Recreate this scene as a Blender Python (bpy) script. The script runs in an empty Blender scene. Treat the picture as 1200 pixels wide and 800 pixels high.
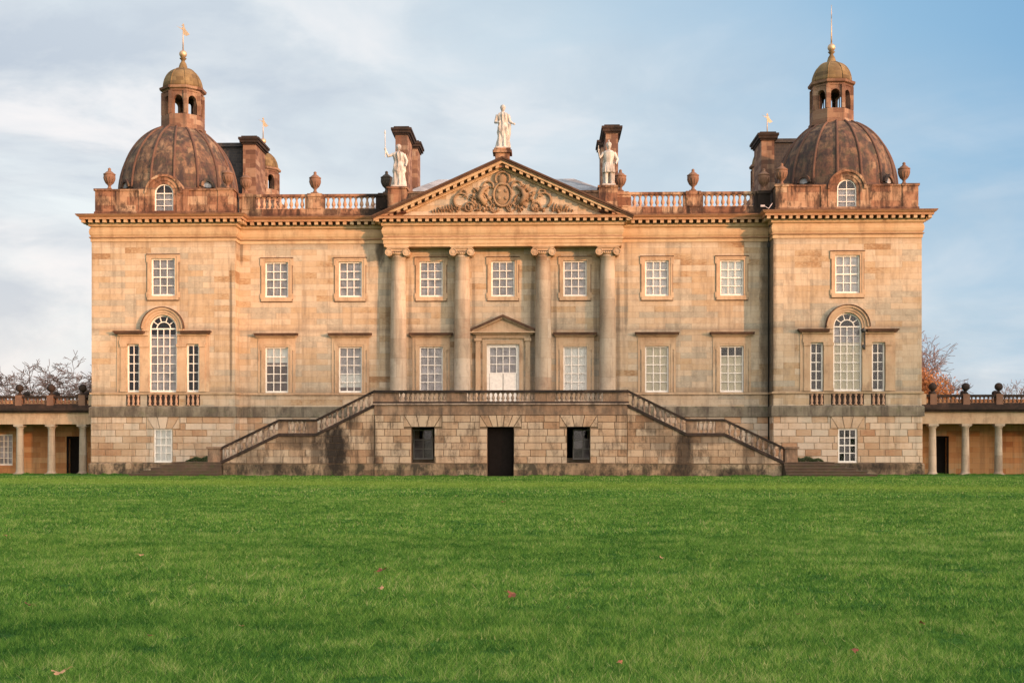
import bpy, math, random
import numpy as np
from mathutils import Vector, Matrix
PI = math.pi; R = math.radians
random.seed(7)
scn = bpy.context.scene
col = scn.collection

# ------------------------------------------------------------------ camera
cam_d = bpy.data.cameras.new('camera'); cam = bpy.data.objects.new('camera', cam_d); col.objects.link(cam)
cam.location = (2.488, -77.356, 1.6)
cam.rotation_euler = (R(90), 0, 0.0333)
cam_d.sensor_width = 36; cam_d.lens = 36 * 1545.4 / 1200
cam_d.shift_x = (600 - 586.9) / 1200; cam_d.shift_y = (524.5 - 400) / 1200
cam_d.clip_start = 0.1; cam_d.clip_end = 6000
scn.camera = cam

# ------------------------------------------------------------------ sky, sun, exposure
SUN_AZ, SUN_EL = 52.0, 6.5                  # degrees to the right of the house's axis, behind the camera
sd = Vector((math.sin(R(SUN_AZ)) * math.cos(R(SUN_EL)), -math.cos(R(SUN_AZ)) * math.cos(R(SUN_EL)), math.sin(R(SUN_EL))))
w = bpy.data.worlds.new('World'); scn.world = w; w.use_nodes = True
nt = w.node_tree; N = nt.nodes; L = nt.links; N.clear()
def nn(tree, typ, **kw):
    n = tree.nodes.new(typ)
    for k, v in kw.items(): setattr(n, k, v)
    return n
wo = nn(nt, 'ShaderNodeOutputWorld')
sky = nn(nt, 'ShaderNodeTexSky', sky_type='NISHITA', sun_disc=False, sun_elevation=R(SUN_EL),
         sun_rotation=math.atan2(sd.x, sd.y), air_density=1.0, dust_density=1.5, ozone_density=2.0)
bg1 = nn(nt, 'ShaderNodeBackground'); bg1.inputs[1].default_value = 0.13
L.new(sky.outputs[0], bg1.inputs[0])
tc = nn(nt, 'ShaderNodeTexCoord'); sp = nn(nt, 'ShaderNodeSeparateXYZ'); L.new(tc.outputs['Generated'], sp.inputs[0])
def M(op, a, b=None, clamp=False, tree=nt):
    n = nn(tree, 'ShaderNodeMath', operation=op, use_clamp=clamp)
    for i, v in enumerate((a, b)):
        if v is None: continue
        if isinstance(v, (int, float)): n.inputs[i].default_value = v
        else: tree.links.new(v, n.inputs[i])
    return n.outputs[0]
def MIX(f, a, b, tree=nt, blend='MIX'):
    n = nn(tree, 'ShaderNodeMix', data_type='RGBA', blend_type=blend)
    for i, v in ((0, f), (6, a), (7, b)):
        if isinstance(v, (int, float)): n.inputs[i].default_value = v
        elif isinstance(v, tuple): n.inputs[i].default_value = (*v, 1)
        else: tree.links.new(v, n.inputs[i])
    return n.outputs[2]
def RAMP(fac, stops, tree=nt, interp='LINEAR'):
    n = nn(tree, 'ShaderNodeValToRGB'); e = n.color_ramp.elements; n.color_ramp.interpolation = interp
    while len(e) < len(stops): e.new(0.5)
    for el, (p, c) in zip(e, stops):
        el.position = p; el.color = (*c, 1) if isinstance(c, tuple) else (c, c, c, 1)
    tree.links.new(fac, n.inputs[0]); return n.outputs[0]
def NOISE(vec, scale, detail=4, rough=.55, tree=nt, dist=0.0):
    n = nn(tree, 'ShaderNodeTexNoise'); n.inputs['Scale'].default_value = scale; n.inputs['Detail'].default_value = detail
    n.inputs['Roughness'].default_value = rough; n.inputs['Distortion'].default_value = dist
    if vec is not None: tree.links.new(vec, n.inputs['Vector'])
    return n.outputs[0]
def MAPV(vec, sc, loc=(0, 0, 0), tree=nt):
    n = nn(tree, 'ShaderNodeMapping'); n.inputs['Scale'].default_value = sc; n.inputs['Location'].default_value = loc
    tree.links.new(vec, n.inputs[0]); return n.outputs[0]
X_, Z_ = sp.outputs[0], sp.outputs[2]
# clear-sky tint of the eastern sky: bluer to the right and higher up, milky to the left
bl = M('ADD', M('MULTIPLY', X_, 1.25), M('MULTIPLY', Z_, 1.1))
bl = M('ADD', bl, 0.15, True)
clear = RAMP(bl, [(0.0, (.86, .92, .94)), (.25, (.74, .82, .87)), (.5, (.56, .70, .81)), (.78, (.30, .52, .74)), (1.0, (.18, .40, .67))])
cv = MAPV(tc.outputs['Generated'], (2.2, 2.2, 5.5), (3.1, 0.4, 1.7))
n1 = NOISE(cv, 1.7, 10, .56, dist=.45)
cf = RAMP(n1, [(.38, 0.0), (.58, 1.0)])
n2 = NOISE(MAPV(tc.outputs['Generated'], (2, 2, 5), (9.3, 2.1, 5.2)), 2.5, 10, .57, dist=.5)
ccol = RAMP(n2, [(.36, (.54, .60, .69)), (.46, (.70, .74, .79)), (.54, (.90, .89, .90)), (.66, (1.08, 1.0, .97))])
lo = M('SUBTRACT', 1.0, M('MULTIPLY', Z_, 3.2), True)                 # more cloud low down
amt = M('MULTIPLY', cf, M('ADD', M('MULTIPLY', lo, 1.1), M('SUBTRACT', .28, M('MULTIPLY', X_, 1.3))), True)
skyc = MIX(amt, clear, ccol)
skyc = MIX(M('MULTIPLY', M('POWER', lo, 2.0), M('MULTIPLY', M('SUBTRACT', .30, X_), 1.0), True), skyc, (1.0, .90, .86))     # creamy low cloud to the left
# glow of the low western sun on the clouds round it (behind the photographer)
vd = nn(nt, 'ShaderNodeVectorMath', operation='DOT_PRODUCT'); L.new(tc.outputs['Generated'], vd.inputs[0]); vd.inputs[1].default_value = tuple(sd)
gl = M('POWER', M('MAXIMUM', vd.outputs['Value'], 0.0), 2.0)
glow = MIX(gl, (0, 0, 0), (5.2, 4.2, 3.2))
skyc = MIX(1.0, skyc, glow, blend='ADD')
bg2 = nn(nt, 'ShaderNodeBackground'); bg2.inputs[1].default_value = 0.98; L.new(skyc, bg2.inputs[0])
add = nn(nt, 'ShaderNodeMixShader'); add.inputs[0].default_value = 0.86
L.new(bg1.outputs[0], add.inputs[1]); L.new(bg2.outputs[0], add.inputs[2]); L.new(add.outputs[0], wo.inputs[0])
sun_d = bpy.data.lights.new('sun', 'SUN'); sun_d.energy = 5.0; sun_d.angle = R(1.0); sun_d.color = (1.0, .48, .23)
sun = bpy.data.objects.new('sun', sun_d); col.objects.link(sun); sun.rotation_euler = sd.to_track_quat('Z', 'Y').to_euler()
sun.location = sd * 200
scn.view_settings.view_transform = 'Standard'; scn.view_settings.look = 'None'
scn.view_settings.exposure = 0.14; scn.view_settings.gamma = 1
scn.render.resolution_x = 1024; scn.render.resolution_y = 682

# ------------------------------------------------------------------ mesh helpers
class MB:
    def __init__(s): s.v = []; s.f = []; s.sm = []; s.c = []
    def add(s, vs, fs, smooth=False, c=0.5):
        b = len(s.v); s.v += [tuple(p) for p in vs]
        for f in fs: s.f.append([b + i for i in f]); s.sm.append(smooth); s.c.append(c)
        return s
    def box(s, x0, x1, y0, y1, z0, z1, c=0.5, skip=''):
        if x0 > x1: x0, x1 = x1, x0
        if y0 > y1: y0, y1 = y1, y0
        vs = [(x0,y0,z0),(x1,y0,z0),(x1,y1,z0),(x0,y1,z0),(x0,y0,z1),(x1,y0,z1),(x1,y1,z1),(x0,y1,z1)]
        fs = [(0,1,5,4),(1,2,6,5),(2,3,7,6),(3,0,4,7),(4,5,6,7),(3,2,1,0)]
        return s.add(vs, fs, c=c)
    def bbox(s, x0, x1, y0, y1, z0, z1, b=.02, c=.5):
        """box whose front (-y) face has a chamfered margin"""
        if x0 > x1: x0, x1 = x1, x0
        vs = [(x0,y0+b,z0),(x1,y0+b,z0),(x1,y1,z0),(x0,y1,z0),(x0,y0+b,z1),(x1,y0+b,z1),(x1,y1,z1),(x0,y1,z1),
              (x0+b,y0,z0+b),(x1-b,y0,z0+b),(x1-b,y0,z1-b),(x0+b,y0,z1-b)]
        fs = [(8,9,10,11),(0,1,9,8),(1,5,10,9),(5,4,11,10),(4,0,8,11),(1,2,6,5),(2,3,7,6),(3,0,4,7),(4,5,6,7),(3,2,1,0)]
        return s.add(vs, fs, c=c)
    def prism(s, poly, y0, y1, c=.5, axis='y'):
        """poly in (x,z), extruded along y (or (y,z) along x)"""
        n = len(poly)
        a = sum(poly[i][0]*poly[(i+1) % n][1]-poly[(i+1) % n][0]*poly[i][1] for i in range(n))
        if a < 0: poly = poly[::-1]
        if axis == 'y': vs = [(x, y0, z) for x, z in poly] + [(x, y1, z) for x, z in poly]
        else: vs = [(y0, x, z) for x, z in poly] + [(y1, x, z) for x, z in poly]
        fs = [tuple(range(n)), tuple(range(2*n-1, n-1, -1))] + [(i, i+n, (i+1) % n+n, (i+1) % n) for i in range(n)]
        return s.add(vs, fs, c=c)
    def lathe(s, prof, cx=0, cy=0, n=20, a0=0, a1=2*PI, smooth=True, sx=1, sy=1, c=.5, wob=None):
        full = abs(a1-a0-2*PI) < 1e-6; m = n if full else n+1
        vs = []; fs = []
        for r, z in prof:
            for i in range(m):
                a = a0+(a1-a0)*i/n; rr = r*(wob(a, z) if wob else 1)
                vs.append((cx+rr*math.cos(a)*sx, cy+rr*math.sin(a)*sy, z))
        for j in range(len(prof)-1):
            for i in range(n):
                k = (i+1) % m
                fs.append((j*m+i, j*m+k, (j+1)*m+k, (j+1)*m+i))
        s.add(vs, fs, smooth, c)
        if full:
            b = len(s.v)-len(vs)
            if prof[0][0] > 1e-3: s.f.append([b+i for i in range(m)][::-1]); s.sm.append(False); s.c.append(c)
            if prof[-1][0] > 1e-3: s.f.append([b+(len(prof)-1)*m+i for i in range(m)]); s.sm.append(False); s.c.append(c)
        return s
    def tube(s, pts, rad, n=6, c=.5, caps=True):
        pts = [Vector(p) for p in pts]
        if not hasattr(rad, '__len__'): rad = [rad]*len(pts)
        vs = []; fs = []; up = None
        for i, p in enumerate(pts):
            d = (pts[min(i+1, len(pts)-1)]-pts[max(i-1, 0)]).normalized()
            if up is None: up = d.orthogonal().normalized()
            else:
                up = up-d*up.dot(d); up = up.normalized() if up.length > 1e-6 else d.orthogonal().normalized()
            q = d.cross(up)
            for k in range(n):
                a = 2*PI*k/n; vs.append(tuple(p+(up*math.cos(a)+q*math.sin(a))*rad[i]))
        for i in range(len(pts)-1):
            for k in range(n): fs.append((i*n+k, i*n+(k+1) % n, (i+1)*n+(k+1) % n, (i+1)*n+k))
        if caps: fs.append(tuple(range(n))[::-1]); fs.append(tuple((len(pts)-1)*n+k for k in range(n)))
        return s.add(vs, fs, True, c)
    def ring(s, rect, prof, c=.5):
        """profile (out, z) run round a rectangle with mitred corners"""
        x0, x1, y0, y1 = rect; vs = []; fs = []
        for o, z in prof: vs += [(x0-o, y0-o, z), (x1+o, y0-o, z), (x1+o, y1+o, z), (x0-o, y1+o, z)]
        for j in range(len(prof)-1):
            for i in range(4):
                k = (i+1) % 4; fs.append((j*4+i, j*4+k, (j+1)*4+k, (j+1)*4+i))
        return s.add(vs, fs, c=c)
    def ball(s, cx, cy, cz, r, n=12, m=8, sx=1, sy=1, sz=1, c=.5):
        return s.lathe([(max(r*math.sin(PI*j/m), 1e-4), cz-r*sz*math.cos(PI*j/m)) for j in range(m+1)], cx, cy, n, sx=sx, sy=sy, c=c)
    def build(s, name, mat, parent=None, origin=None, link=True):
        me = bpy.data.meshes.new(name); o3 = Vector(origin) if origin is not None else Vector((0, 0, 0))
        me.from_pydata([tuple(Vector(p)-o3) for p in s.v], [], s.f)
        me.polygons.foreach_set('use_smooth', s.sm)
        if len(set(s.c)) > 1:
            at = me.attributes.new('tone', 'FLOAT', 'FACE'); at.data.foreach_set('value', s.c)
        me.materials.append(mat); me.update()
        o = bpy.data.objects.new(name, me); col.objects.link(o)
        if origin is not None: o.location = o3
        if parent: o.parent = parent
        return o
def empty(name, loc=(0, 0, 0)):
    o = bpy.data.objects.new(name, None); o.location = loc; o.empty_display_size = .3; col.objects.link(o); return o
def tag(o, label=None, cat=None, group=None, kind=None):
    if label: o['label'] = label
    if cat: o['category'] = cat
    if group: o['group'] = group
    if kind: o['kind'] = kind
    return o
def kids(o): return [c for c in list(o.children)]
def dup(o, parent=None, loc=None, rz=None, scale=None):
    c = o.copy(); col.objects.link(c); c.parent = parent
    if loc is not None: c.location = loc
    if rz is not None: c.rotation_euler = (0, 0, rz)
    if scale is not None: c.scale = scale
    for ch in kids(o): dup(ch, c)
    return c

# ------------------------------------------------------------------ materials
def newmat(name):
    m = bpy.data.materials.new(name); m.use_nodes = True; t = m.node_tree; t.nodes.clear()
    out = nn(t, 'ShaderNodeOutputMaterial'); b = nn(t, 'ShaderNodeBsdfPrincipled'); t.links.new(b.outputs[0], out.inputs[0])
    return m, t, b
def SETC(t, b, v):
    if isinstance(v, tuple): b.inputs['Base Color'].default_value = (*v, 1)
    else: t.links.new(v, b.inputs['Base Color'])
def wallvec(t):
    g = nn(t, 'ShaderNodeNewGeometry'); s = nn(t, 'ShaderNodeSeparateXYZ'); t.links.new(g.outputs['Position'], s.inputs[0])
    xy = M('ADD', s.outputs[0], s.outputs[1], tree=t); c = nn(t, 'ShaderNodeCombineXYZ')
    t.links.new(xy, c.inputs[0]); t.links.new(s.outputs[2], c.inputs[1])
    return g.outputs['Position'], c.outputs[0], s
def bump(t, b, h, strength=.4, dist=.02):
    n = nn(t, 'ShaderNodeBump'); n.inputs['Strength'].default_value = strength; n.inputs['Distance'].default_value = dist
    t.links.new(h, n.inputs['Height']); t.links.new(n.outputs[0], b.inputs['Normal'])
def stone(name, tones, bw=1.05, bh=.39, brick=True, stain=.35, streak=.35, attr=False, dirtcol=(.07, .055, .045),
          dirt=(.60, .78), band=None, mortar=.008, rough=.9, bstr=.35, moss=None, vamp=.72, jam=.45, spots=None):
    m, t, b = newmat(name); P, V, S = wallvec(t)
    if attr:
        a = nn(t, 'ShaderNodeAttribute', attribute_name='tone', attribute_type='GEOMETRY'); v = a.outputs['Fac']
    elif brick:
        br = nn(t, 'ShaderNodeTexBrick'); t.links.new(V, br.inputs[0])
        br.inputs['Color1'].default_value = (0, 0, 0, 1); br.inputs['Color2'].default_value = (1, 1, 1, 1)
        br.inputs['Scale'].default_value = 1; br.inputs['Brick Width'].default_value = bw; br.inputs['Row Height'].default_value = bh
        br.inputs['Mortar Size'].default_value = 0.0; br.inputs['Bias'].default_value = 0; br.offset = .43
        br2 = nn(t, 'ShaderNodeTexBrick'); t.links.new(V, br2.inputs[0]); br2.inputs['Scale'].default_value = 1
        br2.inputs['Brick Width'].default_value = bw; br2.inputs['Row Height'].default_value = bh; br2.inputs['Mortar Size'].default_value = mortar
        br2.inputs['Mortar Smooth'].default_value = .4; br2.offset = .43
        v = br.outputs['Color']
    else: v = NOISE(P, 1.3, 3, tree=t)
    if brick and not attr:
        bwn = nn(t, 'ShaderNodeRGBToBW'); t.links.new(v, bwn.inputs[0]); v = bwn.outputs[0]
    big = NOISE(P, .35, 4, .6, tree=t)
    fine = NOISE(MAPV(P, (1, 1, 2.6), tree=t), 5, 6, .65, tree=t)
    v2 = M('ADD', M('MULTIPLY', v, vamp, tree=t), M('MULTIPLY', M('SUBTRACT', big, .5, tree=t), .9, tree=t), tree=t)
    v2 = M('ADD', v2, M('MULTIPLY', M('SUBTRACT', fine, .5, tree=t), .5, tree=t), tree=t)
    v2 = M('ADD', v2, .14+(.72-vamp)/2, True, tree=t)
    c = RAMP(v2, tones, tree=t)
    if brick and not attr: c = MIX(M('MULTIPLY', br2.outputs['Fac'], jam, tree=t), c, (.17, .13, .09), tree=t)
    # grime: blotches and rain streaks
    bl = RAMP(NOISE(MAPV(P, (1.5, 1.5, .75), tree=t), 1.2, 9, .72, tree=t, dist=.25), [(dirt[0], 0.0), (dirt[1], 1.0)], tree=t)
    st = RAMP(NOISE(MAPV(P, (2.4, 2.4, .16), tree=t), 1.0, 6, .7, tree=t), [(.50, 0.0), (.66, 1.0)], tree=t)
    c = MIX(M('MULTIPLY', bl, stain, tree=t), c, dirtcol, tree=t)
    c = MIX(M('MULTIPLY', st, streak, tree=t), c, dirtcol, tree=t)
    if band:   # list of (z, half height, amount, colour): horizontal dirty courses, ragged edges
        for z, h, am, bc in band:
            d = M('ABSOLUTE', M('SUBTRACT', M('ADD', S.outputs[2], M('MULTIPLY', M('SUBTRACT', NOISE(MAPV(P, (1.5, 1.5, .5), tree=t), 1.6, 6, .7, tree=t), .5, tree=t), h*2.2, tree=t), tree=t), z, tree=t), tree=t)
            f = M('SUBTRACT', 1.0, M('DIVIDE', d, h, tree=t), True, tree=t)
            c = MIX(M('MULTIPLY', M('POWER', f, .6, tree=t), am, tree=t), c, bc, tree=t)
    if spots:   # black run-off stains, and shade painted in: (x, half width, z low, z high, strength)
        rag = M('MULTIPLY', M('SUBTRACT', NOISE(MAPV(P, (4, 4, 1.3), tree=t), 1.3, 9, .8, tree=t), .5, tree=t), 2.6, tree=t)
        for x, hw, zl, zh, am in spots:
            fx = M('DIVIDE', M('ABSOLUTE', M('SUBTRACT', S.outputs[0], x, tree=t), tree=t), hw, tree=t)
            fz = M('DIVIDE', M('ABSOLUTE', M('SUBTRACT', S.outputs[2], (zl+zh)/2, tree=t), tree=t), (zh-zl)/2, tree=t)
            f = M('SUBTRACT', M('SUBTRACT', 1.25, M('ADD', M('POWER', fx, 2, tree=t), M('POWER', fz, 4, tree=t), tree=t), tree=t), rag, True, tree=t)
            c = MIX(M('MULTIPLY', f, am, tree=t), c, (.018, .014, .012), tree=t)
    if moss:
        mo = RAMP(NOISE(P, 2.1, 8, .75, tree=t), [(moss[0], 0.0), (moss[0]+.1, 1.0)], tree=t)
        c = MIX(M('MULTIPLY', mo, moss[1], tree=t), c, moss[2], tree=t)
    SETC(t, b, c); b.inputs['Roughness'].default_value = rough; b.inputs['Specular IOR Level'].default_value = .25
    h = M('ADD', M('MULTIPLY', fine, .5, tree=t), NOISE(P, 14, 5, .7, tree=t), tree=t)
    if brick and not attr: h = M('SUBTRACT', h, M('MULTIPLY', br2.outputs['Fac'], 1.5, tree=t), tree=t)
    bump(t, b, h, bstr, .012)
    return m
CREAM = [(0.0, (.22, .12, .06)), (.13, (.32, .20, .11)), (.22, (.42, .305, .19)), (.42, (.46, .355, .25)), (.60, (.50, .405, .30)), (.78, (.34, .30, .235)), (1.0, (.55, .47, .36))]
M_wall = stone('ashlar_stone', CREAM, 1.55, .345, stain=.5, streak=.42, dirt=(.50, .72), dirtcol=(.13, .10, .075), mortar=.008, vamp=.58, jam=.55,
               spots=[(15.6, .42, 3.9, 15.6, .65), (-7.35, .3, 12.3, 15.5, .75), (-16.05, .09, 4.6, 12.5, .6), (-15.7, .12, 12.5, 15.4, .5), (7.3, .12, 8, 15, .35), (-6.9, .16, 4, 12.5, .45), (-5.55, .12, 4, 12.5, .4), (5.5, .14, 4, 12.5, .4), (1.75, .14, 4, 12.5, .5), (-1.75, .12, 4, 12.5, .4), (3.1, .12, 4, 12.5, .4), (6.85, .14, 4, 12, .4)],  # those by the tower corner, portico edge and columns are painted contact shade
               band=[(4.93, .26, .55, (.13, .10, .07)), (8.62, .2, .35, (.15, .11, .08)), (13.74, .2, .3, (.22, .12, .06))])
M_trim = stone('dressed_stone', [(0, (.36, .22, .13)), (.4, (.45, .31, .20)), (.7, (.49, .37, .25)), (1, (.42, .34, .26))], brick=False, stain=.5, streak=.3, dirt=(.50, .68), dirtcol=(.13, .085, .055))
M_rust = stone('rusticated_stone', [(0, (.34, .18, .10)), (.2, (.42, .265, .16)), (.45, (.47, .34, .23)), (.7, (.57, .45, .34)), (1, (.44, .38, .30))], attr=True, stain=.5, streak=.35, bstr=.6)
M_stairwall = stone('stair_stone', [(0, (.27, .145, .08)), (.3, (.39, .25, .155)), (.6, (.49, .355, .245)), (1, (.42, .33, .245))], attr=True, stain=.6, streak=.5, dirt=(.51, .63), dirtcol=(.055, .038, .028), bstr=.6,
    spots=[(-9.35, .85, .2, 3.0, .97), (-10.4, .4, .2, 2.3, .7), (-7.2, .28, 0, 3.4, .6), (10.3, .6, 0, 2.5, .8), (9.2, 1.0, 1.2, 2.6, .45), (-13, 1.6, 0, .8, .5), (13.2, 1.5, 0, .7, .5), (-15.2, .9, 0, .8, .7), (-11.5, 1.5, 1.5, 2.6, .6), (-8.4, .5, 2.6, 3.9, .6), (8.6, .8, 2.4, 3.6, .5), (11.4, 1.4, 1.7, 2.5, .5), (-14.2, 1.0, .6, 1.8, .4), (14.3, 1.0, .6, 1.7, .4), (8.4, 1.3, 0, .5, .5), (-5.6, 1.4, 0, .45, .4), (3.0, 1.5, 0, .4, .4)])
M_joint = stone('joint_stone', [(0, (.12, .08, .05)), (1, (.2, .14, .09))], brick=False, stain=.5)
M_band = stone('mossy_band_stone', [(0, (.11, .09, .065)), (.5, (.20, .17, .125)), (1, (.34, .29, .22))], brick=False, stain=.85, streak=.9, dirt=(.45, .65), moss=(.55, .5, (.10, .11, .05)))
M_plinth = stone('plinth_stone', [(0, (.16, .10, .06)), (.5, (.32, .22, .14)), (1, (.43, .33, .22))], bw=1.3, bh=.36, stain=.9, streak=.5, dirt=(.43, .58), dirtcol=(.035, .03, .022), spots=[(-9.35, .8, -.3, 1.2, .8), (10.3, .8, -.3, 1.2, .6), (-13, 1.6, 0, .8, .6), (13.2, 1.5, -.2, .5, .6), (-19.5, 2.2, -.3, .35, .6), (21, 2.2, .05, .9, .55)], moss=(.56, .5, (.12, .12, .05)))
M_dark = stone('lichened_stone', [(0, (.018, .013, .011)), (.5, (.042, .027, .021)), (1, (.12, .07, .05))], brick=False, stain=.8, streak=.4, dirt=(.44, .62), dirtcol=(.018, .015, .013))
M_hood = stone('weathered_and_shade_stone', [(0, (.04, .024, .018)), (.5, (.095, .052, .034)), (1, (.2, .115, .07))], brick=False, stain=.8, streak=.3, dirt=(.44, .64), dirtcol=(.05, .03, .02))
M_para = stone('parapet_stone', [(0, (.15, .065, .038)), (.35, (.27, .135, .08)), (.65, (.38, .23, .14)), (1, (.46, .33, .22))], bw=1.2, bh=.5, stain=.8, streak=.95, dirt=(.47, .585), band=[(15.45, .22, .8, (.06, .025, .018)), (16.95, .06, .7, (.06, .035, .025))], dirtcol=(.035, .02, .016), spots=[(-15.0, .5, 15.2, 16.9, .6), (-7.6, 1.1, 15.2, 17.1, .95), (15.4, .9, 15.2, 17.0, .95), (11.0, .12, 15.3, 16, .8), (-12.3, .12, 15.3, 16, .8)])  # large spots: shade and moss by the pediment, cast shadow by right tower
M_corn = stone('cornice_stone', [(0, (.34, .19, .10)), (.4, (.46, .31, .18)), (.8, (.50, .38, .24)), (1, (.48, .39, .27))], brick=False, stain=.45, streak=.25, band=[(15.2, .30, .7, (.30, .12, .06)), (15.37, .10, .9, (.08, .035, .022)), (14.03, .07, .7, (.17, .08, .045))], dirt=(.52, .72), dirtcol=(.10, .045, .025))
M_dome = stone('dome_stone', [(0, (.06, .035, .03)), (.3, (.13, .07, .05)), (.6, (.20, .12, .075)), (1, (.34, .24, .16))], bw=.9, bh=.42, stain=.85, streak=.85, dirt=(.45, .58), dirtcol=(.035, .028, .03), bstr=.6, vamp=.5, moss=(.50, .6, (.055, .052, .036)))
M_rib = stone('dome_rib_stone', [(0, (.05, .03, .025)), (.5, (.11, .06, .045)), (1, (.2, .12, .08))], brick=False, stain=.7, streak=.5)
M_cap = stone('lantern_cap_stone', [(0, (.09, .06, .03)), (.5, (.17, .115, .055)), (1, (.24, .17, .085))], bw=.5, bh=.25, stain=.45, streak=.35)
M_urn = stone('urn_stone', [(0, (.09, .05, .035)), (.5, (.19, .105, .07)), (1, (.28, .17, .11))], brick=False, stain=.6, streak=.3)
M_urnd = stone('blackened_urn_stone', [(0, (.03, .028, .026)), (.5, (.06, .05, .042)), (1, (.12, .08, .055))], brick=False, stain=.6)
M_balu = stone('baluster_stone', [(0, (.24, .15, .11)), (.5, (.40, .29, .22)), (1, (.52, .42, .34))], brick=False, stain=.7, streak=.5, dirt=(.45, .6))
M_balr = stone('roof_baluster_stone', [(0, (.33, .16, .09)), (.5, (.44, .27, .18)), (1, (.52, .38, .29))], brick=False, stain=.4, streak=.25)
M_col = stone('column_stone', [(0, (.30, .19, .125)), (.2, (.36, .275, .20)), (.5, (.42, .34, .255)), (1, (.49, .42, .34))], bw=3.0, bh=1.15, stain=.45, streak=.45, mortar=.012, dirt=(.48, .68), dirtcol=(.13, .105, .08))
M_wing = stone('wing_wall_stone', [(0, (.36, .14, .055)), (.4, (.50, .24, .10)), (.8, (.54, .30, .14)), (1, (.45, .33, .2))], bw=1.0, bh=.33, stain=.3, streak=.3)
M_lead = stone('roof_lead', [(0, (.20, .21, .23)), (.5, (.36, .37, .39)), (1, (.48, .48, .49))], bw=.7, bh=.3, stain=.5, rough=.6)
M_slate = stone('dark_slate', [(0, (.025, .025, .028)), (1, (.05, .048, .05))], bw=.3, bh=.2, stain=.3, rough=.6)
M_chim = stone('chimney_stone', [(0, (.09, .045, .032)), (.4, (.17, .09, .06)), (.7, (.26, .155, .10)), (1, (.31, .23, .17))], bw=.7, bh=.3, stain=.6, streak=.6)
def plain(name, c, rough=.6, metal=0, var=.12, sc=6):
    m, t, b = newmat(name); P, V, S = wallvec(t); n = NOISE(P, sc, 5, .6, tree=t)
    d = tuple(x*(1-var*2) for x in c); e = tuple(min(1, x*(1+var)) for x in c)
    SETC(t, b, RAMP(n, [(.3, d), (.7, e)], tree=t)); b.inputs['Roughness'].default_value = rough; b.inputs['Metallic'].default_value = metal
    return m
M_white = plain('white_paint', (.78, .74, .68), .5, var=.08)
M_marble = stone('statue_stone', [(0, (.36, .33, .30)), (.5, (.52, .49, .46)), (1, (.60, .58, .55))], brick=False, stain=.5, streak=.5, dirtcol=(.12, .10, .085), dirt=(.48, .60), rough=.95)
M_gold = plain('gilding', (.55, .40, .26), .5, .6)
M_iron = plain('black_iron', (.02, .02, .02), .5)
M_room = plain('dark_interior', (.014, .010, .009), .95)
M_room.node_tree.nodes['Principled BSDF'].inputs['Specular IOR Level'].default_value = .05
M_wood = plain('dark_door_wood', (.012, .009, .008), .9)
M_wood.node_tree.nodes['Principled BSDF'].inputs['Specular IOR Level'].default_value = .1
M_arms = stone('grimy_carved_stone', [(0, (.15, .09, .055)), (.5, (.27, .18, .11)), (1, (.40, .30, .19))], brick=False, stain=.6, streak=.4)
M_blind = plain('cream_blind', (.66, .58, .42), .9, var=.06, sc=1.5)
M_blindw = plain('white_blind', (.84, .82, .78), .9, var=.05, sc=1.5)
M_net = plain('grey_net_curtain', (.50, .45, .46), .9, var=.25, sc=2.2)
def glass():
    m, t, b = newmat('window_glass'); out = [n for n in t.nodes if n.type == 'OUTPUT_MATERIAL'][0]
    t.nodes.remove(b); g = nn(t, 'ShaderNodeBsdfGlossy'); g.inputs['Roughness'].default_value = .07; g.inputs['Color'].default_value = (.95, .95, 1, 1)
    tr = nn(t, 'ShaderNodeBsdfTransparent'); tr.inputs[0].default_value = (.90, .91, .91, 1)
    fr = nn(t, 'ShaderNodeFresnel'); fr.inputs[0].default_value = 1.5
    P = nn(t, 'ShaderNodeNewGeometry'); nz = NOISE(P.outputs['Position'], 1.4, 2, tree=t)
    bp = nn(t, 'ShaderNodeBump'); bp.inputs['Strength'].default_value = .08; bp.inputs['Distance'].default_value = .02; t.links.new(nz, bp.inputs['Height'])
    f = M('MULTIPLY', fr.outputs[0], .85, True, tree=t)
    mx = nn(t, 'ShaderNodeMixShader'); t.links.new(f, mx.inputs[0]); t.links.new(tr.outputs[0], mx.inputs[1]); t.links.new(g.outputs[0], mx.inputs[2])
    t.links.new(mx.outputs[0], out.inputs[0]); return m
M_glass = glass()

# ------------------------------------------------------------------ ground
def lawn_colour(t, P):
    big = NOISE(MAPV(P, (.12, .22, 1), tree=t), 1.0, 4, .6, tree=t)
    mid = NOISE(MAPV(P, (.7, 1.6, 1), tree=t), 1.0, 5, .65, tree=t)
    v = M('ADD', M('MULTIPLY', big, .5, tree=t), M('MULTIPLY', mid, .5, tree=t), tree=t)
    return v
m, t, b = newmat('turf'); g = nn(t, 'ShaderNodeNewGeometry'); P = g.outputs['Position']
v = lawn_colour(t, P); fine = NOISE(P, 30, 5, .7, tree=t)
c = RAMP(M('ADD', M('MULTIPLY', v, .7, tree=t), M('MULTIPLY', fine, .3, tree=t), tree=t), [(.32, (.02, .07, .01)), (.5, (.05, .14, .02)), (.66, (.09, .21, .035))], tree=t)
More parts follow.
